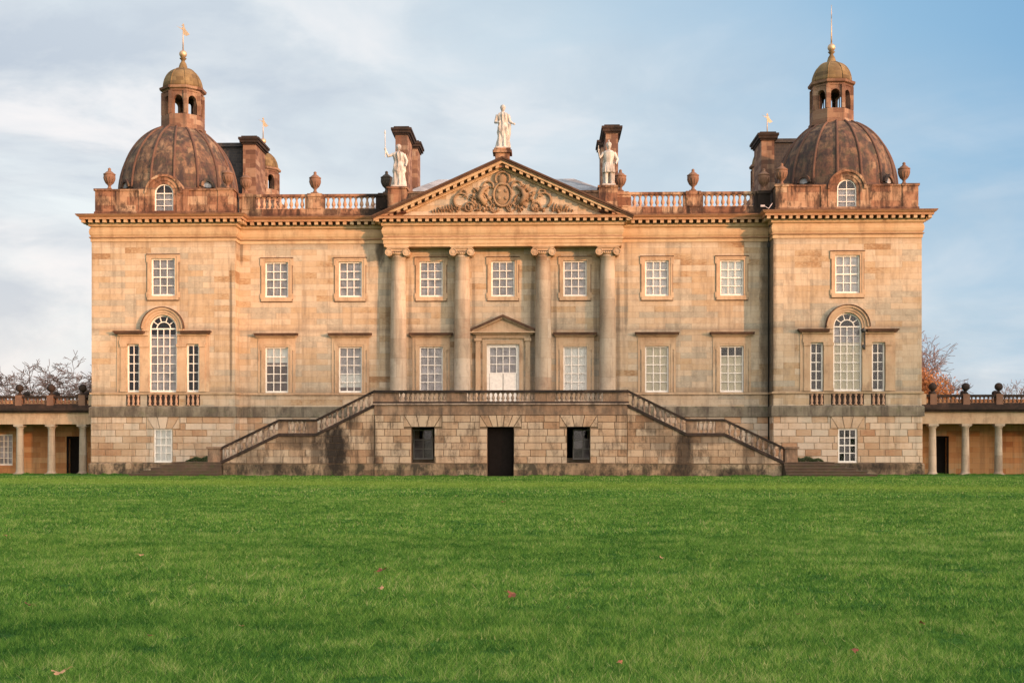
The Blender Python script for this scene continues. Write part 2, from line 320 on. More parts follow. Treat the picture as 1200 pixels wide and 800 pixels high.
# streak of low sunlight across the lawn, painted into the turf colour as yellow
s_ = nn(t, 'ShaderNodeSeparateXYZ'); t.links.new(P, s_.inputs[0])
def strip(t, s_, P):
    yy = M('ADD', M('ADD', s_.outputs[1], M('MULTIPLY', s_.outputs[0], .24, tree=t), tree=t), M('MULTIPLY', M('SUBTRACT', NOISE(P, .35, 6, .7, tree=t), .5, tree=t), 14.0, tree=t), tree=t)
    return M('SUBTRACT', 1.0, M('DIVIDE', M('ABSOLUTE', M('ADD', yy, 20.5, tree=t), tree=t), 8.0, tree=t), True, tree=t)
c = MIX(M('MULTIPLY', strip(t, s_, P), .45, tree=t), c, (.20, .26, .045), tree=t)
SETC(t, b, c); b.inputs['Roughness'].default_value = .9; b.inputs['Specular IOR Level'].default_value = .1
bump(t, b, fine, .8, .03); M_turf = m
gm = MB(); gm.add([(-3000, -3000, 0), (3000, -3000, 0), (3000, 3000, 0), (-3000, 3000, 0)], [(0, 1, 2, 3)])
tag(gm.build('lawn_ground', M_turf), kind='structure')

# ------------------------------------------------------------------ the house
house = empty('country_house')
tag(house, 'honey stone country house with pediment and four domed corner towers behind the lawn', 'house')
perron = empty('entrance_staircase', (0, -1, 0))
tag(perron, 'rusticated stone terrace with twin balustraded stair flights against the middle of the house', 'staircase')
TC, TH = 20.09, 4.28         # tower centre and half width
YM = 1.2                     # plane of the main wall
YP = 0.2                     # plane of the portico entablature
DEP = 32.0
def wallgrid(mb, x0, x1, z0, z1, y, holes, depth=.4):
    xs = sorted({x0, x1, *[h[0] for h in holes], *[h[1] for h in holes]}); zs = sorted({z0, z1, *[h[2] for h in holes], *[h[3] for h in holes]})
    for i in range(len(xs)-1):
        for j in range(len(zs)-1):
            cx = (xs[i]+xs[i+1])/2; cz = (zs[j]+zs[j+1])/2
            if any(h[0] < cx < h[1] and h[2] < cz < h[3] for h in holes): continue
            mb.add([(xs[i], y, zs[j]), (xs[i+1], y, zs[j]), (xs[i+1], y, zs[j+1]), (xs[i], y, zs[j+1])], [(0, 1, 2, 3)])
    for h in holes:
        a, b_, c_, d = h[:4]
        mb.add([(a, y, c_), (a, y+depth, c_), (a, y+depth, d), (a, y, d)], [(0, 1, 2, 3)])
        mb.add([(b_, y, c_), (b_, y+depth, c_), (b_, y+depth, d), (b_, y, d)], [(3, 2, 1, 0)])
        mb.add([(a, y, c_), (b_, y, c_), (b_, y+depth, c_), (a, y+depth, c_)], [(0, 1, 2, 3)])
        if len(h) == 4: mb.add([(a, y, d), (b_, y, d), (b_, y+depth, d), (a, y+depth, d)], [(3, 2, 1, 0)])
        else:                                        # arched head: spandrels and soffit
            r = (b_-a)/2; cx = (a+b_)/2; zc = d-r; n = 14
            arc = [(cx+r*math.cos(PI*k/n), zc+r*math.sin(PI*k/n)) for k in range(n+1)]
            for k in range(n):
                p, q = arc[k], arc[k+1]
                mb.add([(p[0], y, p[1]), (q[0], y, q[1]), (q[0], y, d), (p[0], y, d)], [(3, 2, 1, 0)] if True else [])
                mb.add([(p[0], y, p[1]), (q[0], y, q[1]), (q[0], y+depth, q[1]), (p[0], y+depth, p[1])], [(0, 1, 2, 3)], True)
# openings (x0,x1,z0,z1) ------------------------------------------------
BAYS = [(4.29), (9.14), (13.57)]
UP = (10.60, 12.72); LOW = (4.90, 7.63)
main_h = []
for s in (-1, 1):
    for bx in BAYS:
        cx = s*bx; main_h += [(cx-.70, cx+.70, *UP), (cx-.70, cx+.70, *LOW)]
main_h += [(-.70, .70, *UP), (-.97, .97, 4.12, 7.77)]
base_h = [(s*bx-.6, s*bx+.6, 1.0, 2.9) for s in (-1, 1) for bx in (4.4,)]
mw = MB()
wallgrid(mw, -15.9, 15.9, 4.05, 15.3, YM, main_h)
wallgrid(mw, -15.9, 15.9, 0, 4.05, YM, base_h)
mw.build('wall', M_wall, house)
mw = MB(); mw.box(-15.9, 15.9, 30.0, DEP, 0, 15.3); mw.build('rear_wall', M_wall, house)
# dark rooms behind the glass
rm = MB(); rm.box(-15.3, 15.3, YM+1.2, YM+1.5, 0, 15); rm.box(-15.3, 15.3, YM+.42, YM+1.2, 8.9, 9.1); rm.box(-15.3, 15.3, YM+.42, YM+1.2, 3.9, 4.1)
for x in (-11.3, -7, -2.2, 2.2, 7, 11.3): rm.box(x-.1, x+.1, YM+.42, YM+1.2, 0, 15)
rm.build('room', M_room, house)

ENT = [(0, 13.80), (.05, 13.80), (.05, 13.98), (.12, 14.02), (.12, 14.08), (.03, 14.10), (.10, 14.22), (.13, 14.38), (.10, 14.55), (.03, 14.66),
       (.14, 14.70), (.16, 14.84), (.2, 14.86), (.2, 15.04), (.55, 15.05), (.57, 15.17), (.65, 15.21), (.74, 15.31), (.74, 15.35), (0, 15.40)]
def entab(rect, dz=0, prof=ENT, sides='fblr', name='cornice', mod=True):
    mb = MB(); mb.ring(rect, [(o, z+dz) for o, z in prof]); x0, x1, y0, y1 = rect
    if mod:
        def row(a, b_, f):
            n = max(1, round((b_-a)/.425)); st = (b_-a)/n
            for i in range(n+1): f(a+st*i)
        z0, z1 = 14.87+dz, 15.045+dz
        if 'f' in sides: row(x0-.35, x1+.35, lambda x: mb.box(x-.1, x+.1, y0-.5, y0-.19, z0, z1))
        if 'b' in sides: row(x0-.35, x1+.35, lambda x: mb.box(x-.1, x+.1, y1+.19, y1+.5, z0, z1))
        if 'l' in sides: row(y0+.1, y1-.1, lambda y: mb.box(x0-.5, x0-.19, y-.1, y+.1, z0, z1))
        if 'r' in sides: row(y0+.1, y1-.1, lambda y: mb.box(x1+.19, x1+.5, y-.1, y+.1, z0, z1))
    o = mb.build(name, M_corn, house)
    q = MB(); q.ring(rect, [(.19, 14.872+dz), (.206, 14.872+dz), (.206, 15.038+dz), (.50, 15.0445+dz)]); q.build('shade_band', M_hood, o)  # dark band paints the shade between the modillions
    return o
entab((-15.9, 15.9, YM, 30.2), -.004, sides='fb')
# portico entablature: a deeper architrave, no crowning sima
PENT = [(-.3, 13.46), (.0, 13.46), (.0, 13.62), (.04, 13.63), (.04, 13.84), (.10, 13.88), (.10, 13.95), (.03, 13.97), (.03, 14.12), (.10, 14.24), (.13, 14.38), (.10, 14.54), (.03, 14.64),
        (.14, 14.69), (.16, 14.84), (.2, 14.86), (.2, 15.03), (.55, 15.04), (.57, 15.15), (.62, 15.20), (-.3, 15.22)]
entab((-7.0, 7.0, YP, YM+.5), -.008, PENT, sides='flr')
ps = MB(); ps.box(-6.9, 6.9, YP+.1, YM+.1, 13.475, 13.6); ps.build('portico_soffit', M_trim, house)

# pediment ---------------------------------------------------------------
pd = MB(); SL = (18.60-15.20)/7.62
def rake(mb, top, bot, Lh, y0, y1, z0=18.60):
    for s in (-1, 1):
        mb.prism([(0, z0-bot), (0, z0-top), (s*Lh, z0-top-SL*Lh), (s*Lh, z0-bot-SL*Lh)], y0, y1)
rk = MB()
rake(rk, .2, .36, 7.55, YP-.56, YM+1.2)
rake(rk, .36, .56, 7.3, YP-.2, YM+1.1); rake(rk, .56, .66, 7.1, YP-.12, YM+1.0)
for s in (-1, 1):
    n = 17
    for i in range(n):
        x = .28+i*.415; zc = 18.60-.36-SL*x
        rk.prism([(s*(x-.1), zc+SL*.1), (s*(x+.1), zc-SL*.1), (s*(x+.1), zc-SL*.1-.17), (s*(x-.1), zc+SL*.1-.17)], YP-.5, YP-.19)
ped = MB(); ped.prism([(-6.9, 15.25), (6.9, 15.25), (0, 15.25+6.9*SL)], YP+.02, YM+1.0)
pedo = ped.build('pediment', M_wall, house); hm_ = MB(); rake(hm_, .363, .53, 7.2, YP-.204, YM+.9); hm_.build('shade_band', M_hood, pedo); hm_ = MB(); rake(hm_, 0, .10, 7.66, YP-.72, YM+1.4); rake(hm_, .10, .2, 7.62, YP-.66, YM+1.3); hm_.build('pediment_coping', M_hood, pedo); rk.build('raking_cornice', M_corn, pedo)  # first dark rake paints the shade behind the raking modillions
# portico roof behind
pr = MB(); pr.prism([(-7.5, 15.32), (7.5, 15.32), (0, 18.57)], YM+1.0, 12); pr.build('portico_roof', M_lead, house)
# carved arms in the tympanum
ca = MB(); yc = YP-.02
def leaf(x, z, ln, wd, ang, dy=.12):
    a = Vector((math.cos(ang), 0, math.sin(ang))); q = Vector((-math.sin(ang), 0, math.cos(ang))); p = Vector((x, yc, z))
    pts = [p, p+a*ln*.35+q*wd, p+a*ln*.75+q*wd*.7, p+a*ln, p+a*ln*.75-q*wd*.7, p+a*ln*.35-q*wd]
    mid = p+a*ln*.5+Vector((0, -dy, 0))
    ca.add([tuple(v) for v in pts]+[tuple(mid)], [(i, (i+1) % 6, 6) for i in range(6)])
def scroll(x, z, r, a0, a1, th=.07, sq=.95, n=14):
    ca.tube([(x+r*(1-(1-sq)*k/n*3)*math.cos(a0+(a1-a0)*k/n), yc-.07, z+r*(1-(1-sq)*k/n*3)*math.sin(a0+(a1-a0)*k/n)) for k in range(n+1)], [th*(1-.6*k/n) for k in range(n+1)], 6)
ca.ball(0, yc, 16.45, .58, 18, 8, sx=.85, sy=.32, sz=1.15); ca.tube([(.52*math.cos(a), yc-.13, 16.45+.68*math.sin(a)) for a in [2*PI*k/22 for k in range(23)]], .07, 6)
ca.ball(0, yc, 17.35, .3, 12, 8, sx=.9, sy=.6, sz=1.15); ca.tube([(.42*math.cos(a), yc-.1, 17.4+.4*math.sin(a)) for a in [R(-40)+R(260)*k/16 for k in range(17)]], .07, 6)
ca.tube([(-.3, yc-.1, 17.02), (0, yc-.16, 17.08), (.3, yc-.1, 17.02)], .07, 6)
for k in range(4): ca.ball(-.2+.4*(k % 2), yc-.16, 16.25+.42*(k//2), .12, 8, 6, sy=.6)
rr = random.Random(3)
for s in (-1, 1):
    for k in range(30):
        x = s*rr.uniform(.55, 1.75); z = rr.uniform(15.75, 17.15-.55*(abs(x)-.55))
        leaf(x, z, rr.uniform(.28, .6), rr.uniform(.06, .12), PI/2-s*rr.uniform(.1, 1.5), rr.uniform(.1, .2))
    for k in range(46):
        x = s*rr.uniform(.2, 3.7); h = .75-.13*abs(x)
        leaf(x, 15.42+rr.uniform(0, h*.5), rr.uniform(.2, .42), rr.uniform(.06, .11), rr.uniform(.2, PI-.2), rr.uniform(.1, .22))
    for k in range(16): ca.ball(s*rr.uniform(.5, 2.0), yc-rr.uniform(0, .08), rr.uniform(15.6, 16.5), rr.uniform(.07, .16), 8, 6, sy=.8, sx=rr.uniform(.6, 1.3))
    ca.tube([(s*1.0, yc-.08, 15.9), (s*1.35, yc-.14, 16.35), (s*1.15, yc-.12, 16.75), (s*.8, yc-.1, 16.95)], [.16, .2, .14, .08], 8)
    scroll(s*(2.45+rr.uniform(-.05, .05)), 16.15, .45, R(-60) if s > 0 else R(240), R(170) if s > 0 else R(10), .1)
    scroll(s*2.3, 16.55, .22, R(0) if s > 0 else R(180), R(300) if s > 0 else R(-120), .07)
    if 0: scroll(s*1.15, 16.1, .42, R(180) if s > 0 else 0, R(-60) if s > 0 else R(240), .08)
    scroll(s*.85, 16.95, .33, R(200) if s > 0 else R(-20), R(-10) if s > 0 else R(190), .08)
    for k in range(8): leaf(s*(2.9+.17*k), 15.42, .62-.06*k, .07, PI/2-s*.25, .16)
    scroll(s*1.95, 15.75, .28, R(0), R(330), .07); scroll(s*.5, 15.7, .25, R(0), R(330)*s, .07)
ca.build('coat_of_arms', M_arms, pedo)

# columns ------------------------------------------------------------------
c0 = MB()
c0.lathe([(.62, 4.12), (.62, 4.27), (.60, 4.3), (.63, 4.36), (.6, 4.43), (.54, 4.46), (.55, 4.53), (.5, 4.57)]+[(.495-.075*(k/10)**1.7, 4.6+8.25*k/10) for k in range(11)]+[(.46, 12.87), (.46, 12.91), (.42, 12.93), (.42, 13.05)], n=36)
col0 = c0.build('column', M_col, house); col0.location = (0, 0, 0)
cp = MB(); cp.lathe([(.42, 12.96), (.52, 13.03), (.54, 13.12), (.45, 13.14)], n=28)
cp.box(-.62, .62, -.62, .5, 13.33, 13.40); cp.box(-.68, .68, -.66, .55, 13.40, 13.458)
for s in (-1, 1):
    for k, (r0, yy) in enumerate([(.215, -.56), (.15, -.59), (.075, -.62)]):
        n = 18; vs = []
        a = [2*PI*i/n for i in range(n)]
        cp.add([(s*.52+r0*math.cos(q), yy, 13.12+r0*math.sin(q)) for q in a]+[(s*.52+r0*math.cos(q), .45, 13.12+r0*math.sin(q)) for q in a],
               [tuple(range(n))]+[(i, i+n, (i+1) % n+n, (i+1) % n) for i in range(n)], False)
    cp.tube([(s*.52+.2*math.cos(q), -.58, 13.12+.2*math.sin(q)) for q in a+[a[0]]], .03, 5)
cp.box(-.5, .5, -.54, .4, 13.19, 13.33)
for k in range(7): cp.ball(-.36+.12*k, -.5, 13.1, .055, 8, 5)
cap0 = cp.build('capital', M_trim, col0)
for i, x in enumerate((-6.2, -2.4, 2.4, 6.2)):
    if i == 0: col0.location = (x, YP+.55, 0)
    else: dup(col0, house, (x, YP+.55, 0))

# windows ------------------------------------------------------------------
def sash_parts(par, w, z0, z1, cols, rows, blind=None, arch=False, y=.12, fw=.085, bwid=.05, mid=True, seed=0):
    """white timber sash, glass and blind; local x centred, y measured from the wall plane"""
    rg = random.Random(seed); fr = MB(); h = w/2; zt = z1-(h if arch else 0)
    fr.box(-h, -h+fw, y-.02, y+.08, z0, zt); fr.box(h-fw, h, y-.02, y+.08, z0, zt); fr.box(-h+fw, h-fw, y-.02, y+.08, z0, z0+fw*1.3)
    if not arch: fr.box(-h+fw, h-fw, y-.02, y+.08, z1-fw, z1)
    ix0, ix1, iz0, iz1 = -h+fw, h-fw, z0+fw*1.3, (zt if arch else z1-fw)
    for i in range(1, cols):
        x = ix0+(ix1-ix0)*i/cols; fr.box(x-bwid/2, x+bwid/2, y, y+.05, iz0, iz1)
    for j in range(1, rows+(1 if arch else 0)):
        z = iz0+(iz1-iz0)*j/rows; t_ = bwid/2*(1.5 if (mid and j == rows//2) or (arch and j == rows) else 1); fr.box(ix0, ix1, y-.004-(.012 if t_ > bwid/2 else 0), y+.052, z-t_, z+t_)
    if arch:
        n = 20
        for r0, r1, dy in ((h-fw, h, .0), (h*.5-bwid/2, h*.5+bwid/2, .003))[:1 if cols == 2 else 2]:
            for k in range(n):
                a, b_ = PI*k/n, PI*(k+1)/n
                fr.prism([(r0*math.cos(a), zt+r0*math.sin(a)), (r1*math.cos(a), zt+r1*math.sin(a)), (r1*math.cos(b_), zt+r1*math.sin(b_)), (r0*math.cos(b_), zt+r0*math.sin(b_))], y-.01+dy, y+.06)
        for a in (R(36), R(72), R(108), R(144)) if cols != 2 else (R(90),):
            ca_, sa = math.cos(a), math.sin(a); q = bwid/2; r0 = h*.5 if cols != 2 else 0; r1 = h-fw/2
            fr.prism([(r0*ca_-q*sa, zt+r0*sa+q*ca_), (r0*ca_+q*sa, zt+r0*sa-q*ca_), (r1*ca_+q*sa, zt+r1*sa-q*ca_), (r1*ca_-q*sa, zt+r1*sa+q*ca_)], y-.006, y+.055)
    fr.build('sash', M_white, par)
    gl = MB()
    for i in range(cols):
        for j in range(rows):
            a, b_ = ix0+(ix1-ix0)*i/cols, ix0+(ix1-ix0)*(i+1)/cols; c_, d = iz0+(iz1-iz0)*j/rows, iz0+(iz1-iz0)*(j+1)/rows
            e = [rg.uniform(-.004, .004) for _ in range(4)]; yy = y+.03
            gl.add([(a, yy+e[0], c_), (b_, yy+e[1], c_), (b_, yy+e[2], d), (a, yy+e[0]+e[2]-e[1], d)], [(0, 1, 2, 3)])
    if arch:
        n = 16; gl.add([(0, y+.03, zt)]+[((h-fw)*math.cos(PI*k/n), y+.03, zt+(h-fw)*math.sin(PI*k/n)) for k in range(n+1)], [(0, k+1, k+2) for k in range(n)])
    gl.build('pane', M_glass, par)
    for blind in (blind if isinstance(blind, list) else [blind] if blind else []):
        kind, b0, b1 = blind; bm_ = MB(); n = 14; yb = y+.12
        za, zb = z0+(z1-z0)*b0, z0+(z1-z0)*b1
        if arch: zb = min(zb, zt)
        vs = []
        for i in range(n+1):
            x = -h+.01+(w-.02)*i/n; yo = .012*math.sin(i*2.4) if kind is M_net else 0
            vs += [(x, yb+yo, za), (x, yb+yo, zb)]
        bm_.add(vs, [(2*i, 2*i+2, 2*i+3, 2*i+1) for i in range(n)], kind is M_net)
        bm_.build('blind' if kind is not M_net else 'curtain', kind, par)
def surround(w, z0, z1, band=.22, ears=True, sill=True, hood=False, out=.07):
    mb = MB(); h = w/2; e = .07
    for (o0, o1, dy) in ((0, band*.55, out*.6), (band*.55, band, out)):
        mb.box(-h-o1, -h-o0, -dy, .02, z0, z1+o0); mb.box(h+o0, h+o1, -dy, .02, z0, z1+o0); mb.box(-h-o1, h+o1, -dy, .02, z1+o0, z1+o1)
    if ears:
        for s in (-1, 1):
            mb.box(s*(h+band), s*(h+band+e), -out+.003, .02, z1-.22, z1+band-.003)
            if not hood: mb.box(s*(h+band), s*(h+band+e), -out+.003, .02, z0-.1, z0+.22)
    if sill: mb.box(-h-band-.003, h+band+.003, -out-.025, .02, z0-.24, z0)
    if hood:
        mb.box(-h-.3, h+.3, -.05, .02, z1+band, z1+.56)
        for s in (-1, 1): mb.box(s*(h+.29), s*(h+.42), -.04, .02, z0+.0, z1+.56)
        for o, a, b_ in ((.12, .56, .62), (.22, .62, .67)):
            mb.box(-h-.42-o*.5, h+.42+o*.5, -.02-o, .02, z1+a, z1+b_)
    return mb
def window(cx, y, w, z0, z1, cols, rows, blind=None, **kw):
    mb = surround(w, z0, z1, **{k: v for k, v in kw.items() if k in ('band', 'ears', 'sill', 'hood', 'out')})
    o = mb.build('window', M_trim, house); o.location = (cx, y, 0)
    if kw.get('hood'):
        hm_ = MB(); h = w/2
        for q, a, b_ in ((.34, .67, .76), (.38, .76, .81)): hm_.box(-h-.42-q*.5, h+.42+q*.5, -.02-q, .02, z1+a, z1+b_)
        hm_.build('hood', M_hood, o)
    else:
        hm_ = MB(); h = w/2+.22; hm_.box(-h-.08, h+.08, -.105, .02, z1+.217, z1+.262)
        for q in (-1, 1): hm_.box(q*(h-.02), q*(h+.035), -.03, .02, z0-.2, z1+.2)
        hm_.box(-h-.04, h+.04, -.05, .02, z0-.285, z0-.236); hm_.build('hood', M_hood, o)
    sash_parts(o, w, z0, z1, cols, rows, blind, seed=int(cx*7)+rows, **{k: v for k, v in kw.items() if k in ('mid',)})
    return o
N_, C_, W_ = M_net, M_blind, M_blindw
N3 = plain('dim_curtain', (.20, .15, .14), .9, var=.2, sc=2)
N2 = plain('white_net_curtain', (.66, .62, .62), .9, var=.15, sc=1.8)
up_bl = {-13.57: (N_, 0, 1), -9.14: (N_, 0, 1), -4.29: (N_, 0, 1), 0: (N_, 0, 1), 4.29: (N_, 0, 1), 9.14: (N2, 0, 1), 13.57: (W_, 0, 1)}
lo_bl = {-13.57: [(W_, .66, 1), (N3, 0, .66)], -9.14: [(N_, .4, 1), (W_, .12, .4), (N3, 0, .12)], -4.29: (N_, 0, 1), 4.29: (W_, 0, 1), 9.14: (C_, 0, 1), 13.57: (C_, 0, .8)}
for cx, bl_ in up_bl.items(): window(cx, YM, 1.40, *UP, 3, 4, bl_)
for cx, bl_ in lo_bl.items(): window(cx, YM, 1.40, *LOW, 3, 5, bl_, hood=True, sill=False, mid=False)
for s in (-1, 1): window(s*TC, 0, 1.42, 10.58, 12.80, 3, 4, (N_, 0, 1) if s < 0 else (N2, 0, 1))
# glazed entrance door
dm = MB()
for s in (-1, 1):
    dm.box(s*.97, s*1.22, -.08, .02, 4.12, 8.0); dm.box(s*1.34, s*1.62, -.16, .02, 4.4, 7.95); dm.box(s*1.29, s*1.67, -.2, .02, 4.12, 4.4); dm.box(s*1.27, s*1.69, -.22, .02, 7.95, 8.12)
    dm.prism([(0, 9.36), (0, 9.27), (s*1.85, 8.46), (s*1.85, 8.55)], -.38, .02)
dm.box(-.97, .97, -.08, .02, 7.77, 8.0); dm.box(-1.62, 1.62, -.12, .02, 8.12, 8.34); dm.box(-1.78, 1.78, -.26, .02, 8.34, 8.42); dm.box(-1.98, 1.98, -.46, .02, 8.42, 8.50)
dm.prism([(-1.8, 8.5), (1.8, 8.5), (0, 9.3)], -.18, .02)
dr = dm.build('door', M_trim, house); dr.location = (0, YM, 0); hm_ = MB()
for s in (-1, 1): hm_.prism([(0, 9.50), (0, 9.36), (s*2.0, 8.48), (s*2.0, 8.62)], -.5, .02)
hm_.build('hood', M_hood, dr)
lf = MB(); lf.box(-.97, -.82, .1, .2, 4.12, 7.77); lf.box(.82, .97, .1, .2, 4.12, 7.77); lf.box(-.82, .82, .1, .2, 7.62, 7.77)
for s in (-1, 1): lf.box(s*.02, s*.8, .115, .19, 4.12, 6.02); lf.box(s*.12, s*.70, .10, .12, 4.35, 5.85)
lf.build('door_leaf', M_white, dr); sash_parts(dr, 1.64, 6.02, 7.62, 4, 3, (N_, 0, 1), y=.12, fw=.05, mid=False)

# towers -------------------------------------------------------------------
def blocks(mb, x0, x1, z0, z1, y, holes=(), rows=7, bw=.93, d=.05, seed=1, clip=None, gap=.012):
    rg = random.Random(seed); rh = (z1-z0)/rows
    for j in range(rows):
        a = x0-(0 if j % 2 else bw*.5); za, zb = z0+rh*j+gap, z0+rh*(j+1)-gap
        while a < x1:
            w_ = bw*rg.uniform(.88, 1.12); b_ = a+w_; tone = rg.random()
            segs = [(max(a, x0), min(b_, x1))]
            if segs[0][1]-segs[0][0] < .12: a = b_; continue
            for h in holes:
                if h[2] < (za+zb)/2 < h[3]:
                    ns = []
                    for p, q in segs:
                        if q <= h[0] or p >= h[1]: ns.append((p, q)); continue
                        if p < h[0]-.05: ns.append((p, h[0]))
                        if q > h[1]+.05: ns.append((h[1], q))
                    segs = ns
            for p, q in segs:
                p2, q2 = p+gap, q-gap
                if q2-p2 < .05: continue
                if clip is None: mb.bbox(p2, q2, y-d, y+.1, za, zb, .018, tone)
                else:
                    poly = [(p2, za), (q2, za), (q2, zb), (p2, zb)]
                    poly = clip(poly)
                    if poly and len(poly) > 2:
                        xs_ = [u for u, _ in poly]
                        if max(xs_)-min(xs_) > .03: mb.prism(poly, y-d, y+.1, tone)
            a = b_
def vouss(mb, cx, z0, z1, w, y, seed=0, n=3, spread=.62):
    """flat-arch stones fanning out over an opening"""
    rg = random.Random(seed)
    for k in range(n):
        a0, a1 = -1+2*k/n, -1+2*(k+1)/n; e = .02
        pb0, pb1 = cx+a0*w/2+e, cx+a1*w/2-e; pt0, pt1 = cx+a0*(w/2+spread*(z1-z0))+e, cx+a1*(w/2+spread*(z1-z0))-e
        mb.prism([(pb0, z0), (pb1, z0), (pt1, z1-.012), (pt0, z1-.012)], y-(.085 if k == n//2 else .07), y+.1, rg.uniform(.25, .8))
    for q in (-1, 1): mb.prism([(cx+q*(w/2+.03), z0), (cx+q*(w/2+.41), z0), (cx+q*(w/2+.41), z1-.03)], y-.05, y+.1, rg.uniform(.3, .7))
vr, gz0, gz1, gz2 = .82, 4.90, 8.64, 9.46
def tower(s, front=True):
    cx = s*TC; y0, y1 = (0, 8.56) if front else (DEP-8.56, DEP)
    mb = MB(); x0, x1 = cx-TH, cx+TH
    if front:
        hs = [(cx-.71, cx+.71, 10.58, 12.80), (cx-vr, cx+vr, gz0, gz2, 1), (cx-2.15, cx-1.41, 4.9, 7.72), (cx+1.41, cx+2.15, 4.9, 7.72)]
        wallgrid(mb, x0, x1, 3.9, 15.3, y0, hs); wallgrid(mb, x0, x1, 0, 3.9, y0, [(cx-.54, cx+.54, .74, 2.72)])
    else: mb.add([(x0, y0, 0), (x1, y0, 0), (x1, y0, 15.3), (x0, y0, 15.3)], [(0, 1, 2, 3)])
    mb.add([(x1, y0, 0), (x1, y1, 0), (x1, y1, 15.3), (x1, y0, 15.3)], [(0, 1, 2, 3)]); mb.add([(x0, y1, 0), (x0, y0, 0), (x0, y0, 15.3), (x0, y1, 15.3)], [(0, 1, 2, 3)])
    mb.add([(x1, y1, 0), (x0, y1, 0), (x0, y1, 15.3), (x1, y1, 15.3)], [(0, 1, 2, 3)])
    tw = mb.build('tower', M_wall, house)
    if front:
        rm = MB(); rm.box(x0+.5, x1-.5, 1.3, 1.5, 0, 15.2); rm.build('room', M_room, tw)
        for zz in ((8.9, 10.3),): pass
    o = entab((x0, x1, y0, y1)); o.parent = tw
    # courses at the base
    if front:
        bs = MB(); bs.ring((x0, x1, y0, y1), [(0, 3.44), (.13, 3.44), (.13, 3.98), (.05, 4.06), (0, 4.06)])
        bd = bs.build('base_course', M_band, tw)
        ss = MB(); ss.ring((x0, x1, y0, y1), [(0, 4.74), (.09, 4.76), (.11, 4.86), (0, 4.885)]); ss.build('sill_course', M_trim, tw)
        pl = MB(); pl.ring((x0, x1, y0, y1), [(.14, 0), (.14, .64), (.05, .72), (0, .72)]); pl.build('plinth', M_plinth, tw)
        rs = MB(); hole = (cx-.54, cx+.54, .5, 3.5)
        hz = 2.72; blocks(rs, x0-.02, x1+.02, .73, 3.43, y0, [(cx-.57, cx+.57, .5, 2.72), (cx-1.02, cx+1.02, 2.72, 3.5)], seed=11 if s < 0 else 12)
        vouss(rs, cx, 2.74, 3.43, 1.1, y0, seed=s+3)
        # the side returns get the same blocks
        rs.build('rusticated_blocks', M_rust, tw)
        for side, xx, sg in ((-1, x0, -1), (1, x1, 1)):
            sideb = MB(); rg = random.Random(50+side+s)
            for j in range(7):
                a = 0 if j % 2 else -.45
                while a < 8.56:
                    b_ = a+.93; p, q = max(a, .0)+.012, min(b_, 8.56)-.012; za = .73+j*.3857
                    if q-p > .1: sideb.box(xx-.01*sg, xx+.05*sg, p, q, za+.012, za+.374, rg.random())
                    a = b_
            sideb.build('rusticated_blocks', M_rust, tw)
        jb = MB(); jb.box(x0-.008, x1+.008, y0-.008, y0-.004, .73, 2.70); jb2 = None
        # blind balustrade panels under the Venetian window
        bp = MB()
        for a, b_, n in ((-2.2, -1.36, 3), (-.95, .95, 6), (1.36, 2.2, 3)):
            for k in range(n):
                xx = cx+a+(b_-a)*(k+.5)/n
                bp.lathe([(.10, 4.1), (.10, 4.16), (.05, 4.2), (.095, 4.33), (.06, 4.5), (.045, 4.6), (.09, 4.66), (.09, 4.72)], xx, y0-.02, 10)
        bp.build('baluster_relief', M_balr, tw)
        bk = MB()
        for a, b_ in ((-2.2, -1.36), (-.95, .95), (1.36, 2.2)): bk.box(cx+a, cx+b_, y0-.012, y0+.05, 4.1, 4.73)
        bk.build('recess_panel', M_dark, tw)
    # attic parapet
    pp = MB(); pin = .2; zt = 16.95; gx = 1.18
    def wallseg(a0, a1, b0, b1): pp.box(a0, a1, b0, b1, 15.38, 16.84)
    fy0, fy1, fx0, fx1 = y0+pin, y1-pin, x0+pin, x1-pin
    for a, b_ in ((fx0+.5, cx-gx), (cx+gx, fx1-.5)): wallseg(a, b_, fy0, fy0+.35)
    wallseg(fx0+.5, fx1-.5, fy1-.35, fy1); wallseg(fx0, fx0+.35, fy0+.5, fy1-.5); wallseg(fx1-.35, fx1, fy0+.5, fy1-.5)
    for xx in (fx0-.05, fx1-.85):
        for yy in (fy0-.05, fy1-.85): pp.box(xx, xx+.9, yy, yy+.9, 15.38, 16.85); pp.box(xx-.07, xx+.97, yy-.07, yy+.97, 16.85, 16.98)
    for a, b_ in ((fx0+.92, cx-gx), (cx+gx, fx1-.92)): pp.box(a, b_, fy0-.07, fy0+.42, 16.842, 16.95)
    pp.box(fx0+.92, fx1-.92, fy1-.42, fy1+.07, 16.842, 16.95); pp.box(fx0-.07, fx0+.42, fy0+.92, fy1-.92, 16.842, 16.95); pp.box(fx1-.42, fx1+.07, fy0+.92, fy1-.92, 16.842, 16.95)
    pp.ring((fx0, fx1, fy0, fy1), [(.1, 15.38), (.1, 15.6), (0, 15.66)])
    if front:
        for s2 in (-1, 1): pp.box(cx+s2*1.14, cx+s2*1.5, fy0-.06, fy0+.3, 15.4, 16.843)
    pp.build('parapet', M_para, tw)
    # flat lead behind the parapet
    fl = MB(); fl.box(fx0+.1, fx1-.1, fy0+.1, fy1-.1, 15.3, 15.5); fl.build('flat_roof', M_lead, tw)
    # dome -----------------------------------------------------------------
    dcx, dcy = s*(TC+.30), (y0+y1)/2+.1; RD = 3.60; ZB = 17.25; HZ = 4.42
    tmax = math.acos(1.25/RD); dp = [(RD, 15.45), (RD, ZB)]+[(RD*math.cos(tmax*k/18), ZB+HZ*math.sin(tmax*k/18)) for k in range(1, 19)]
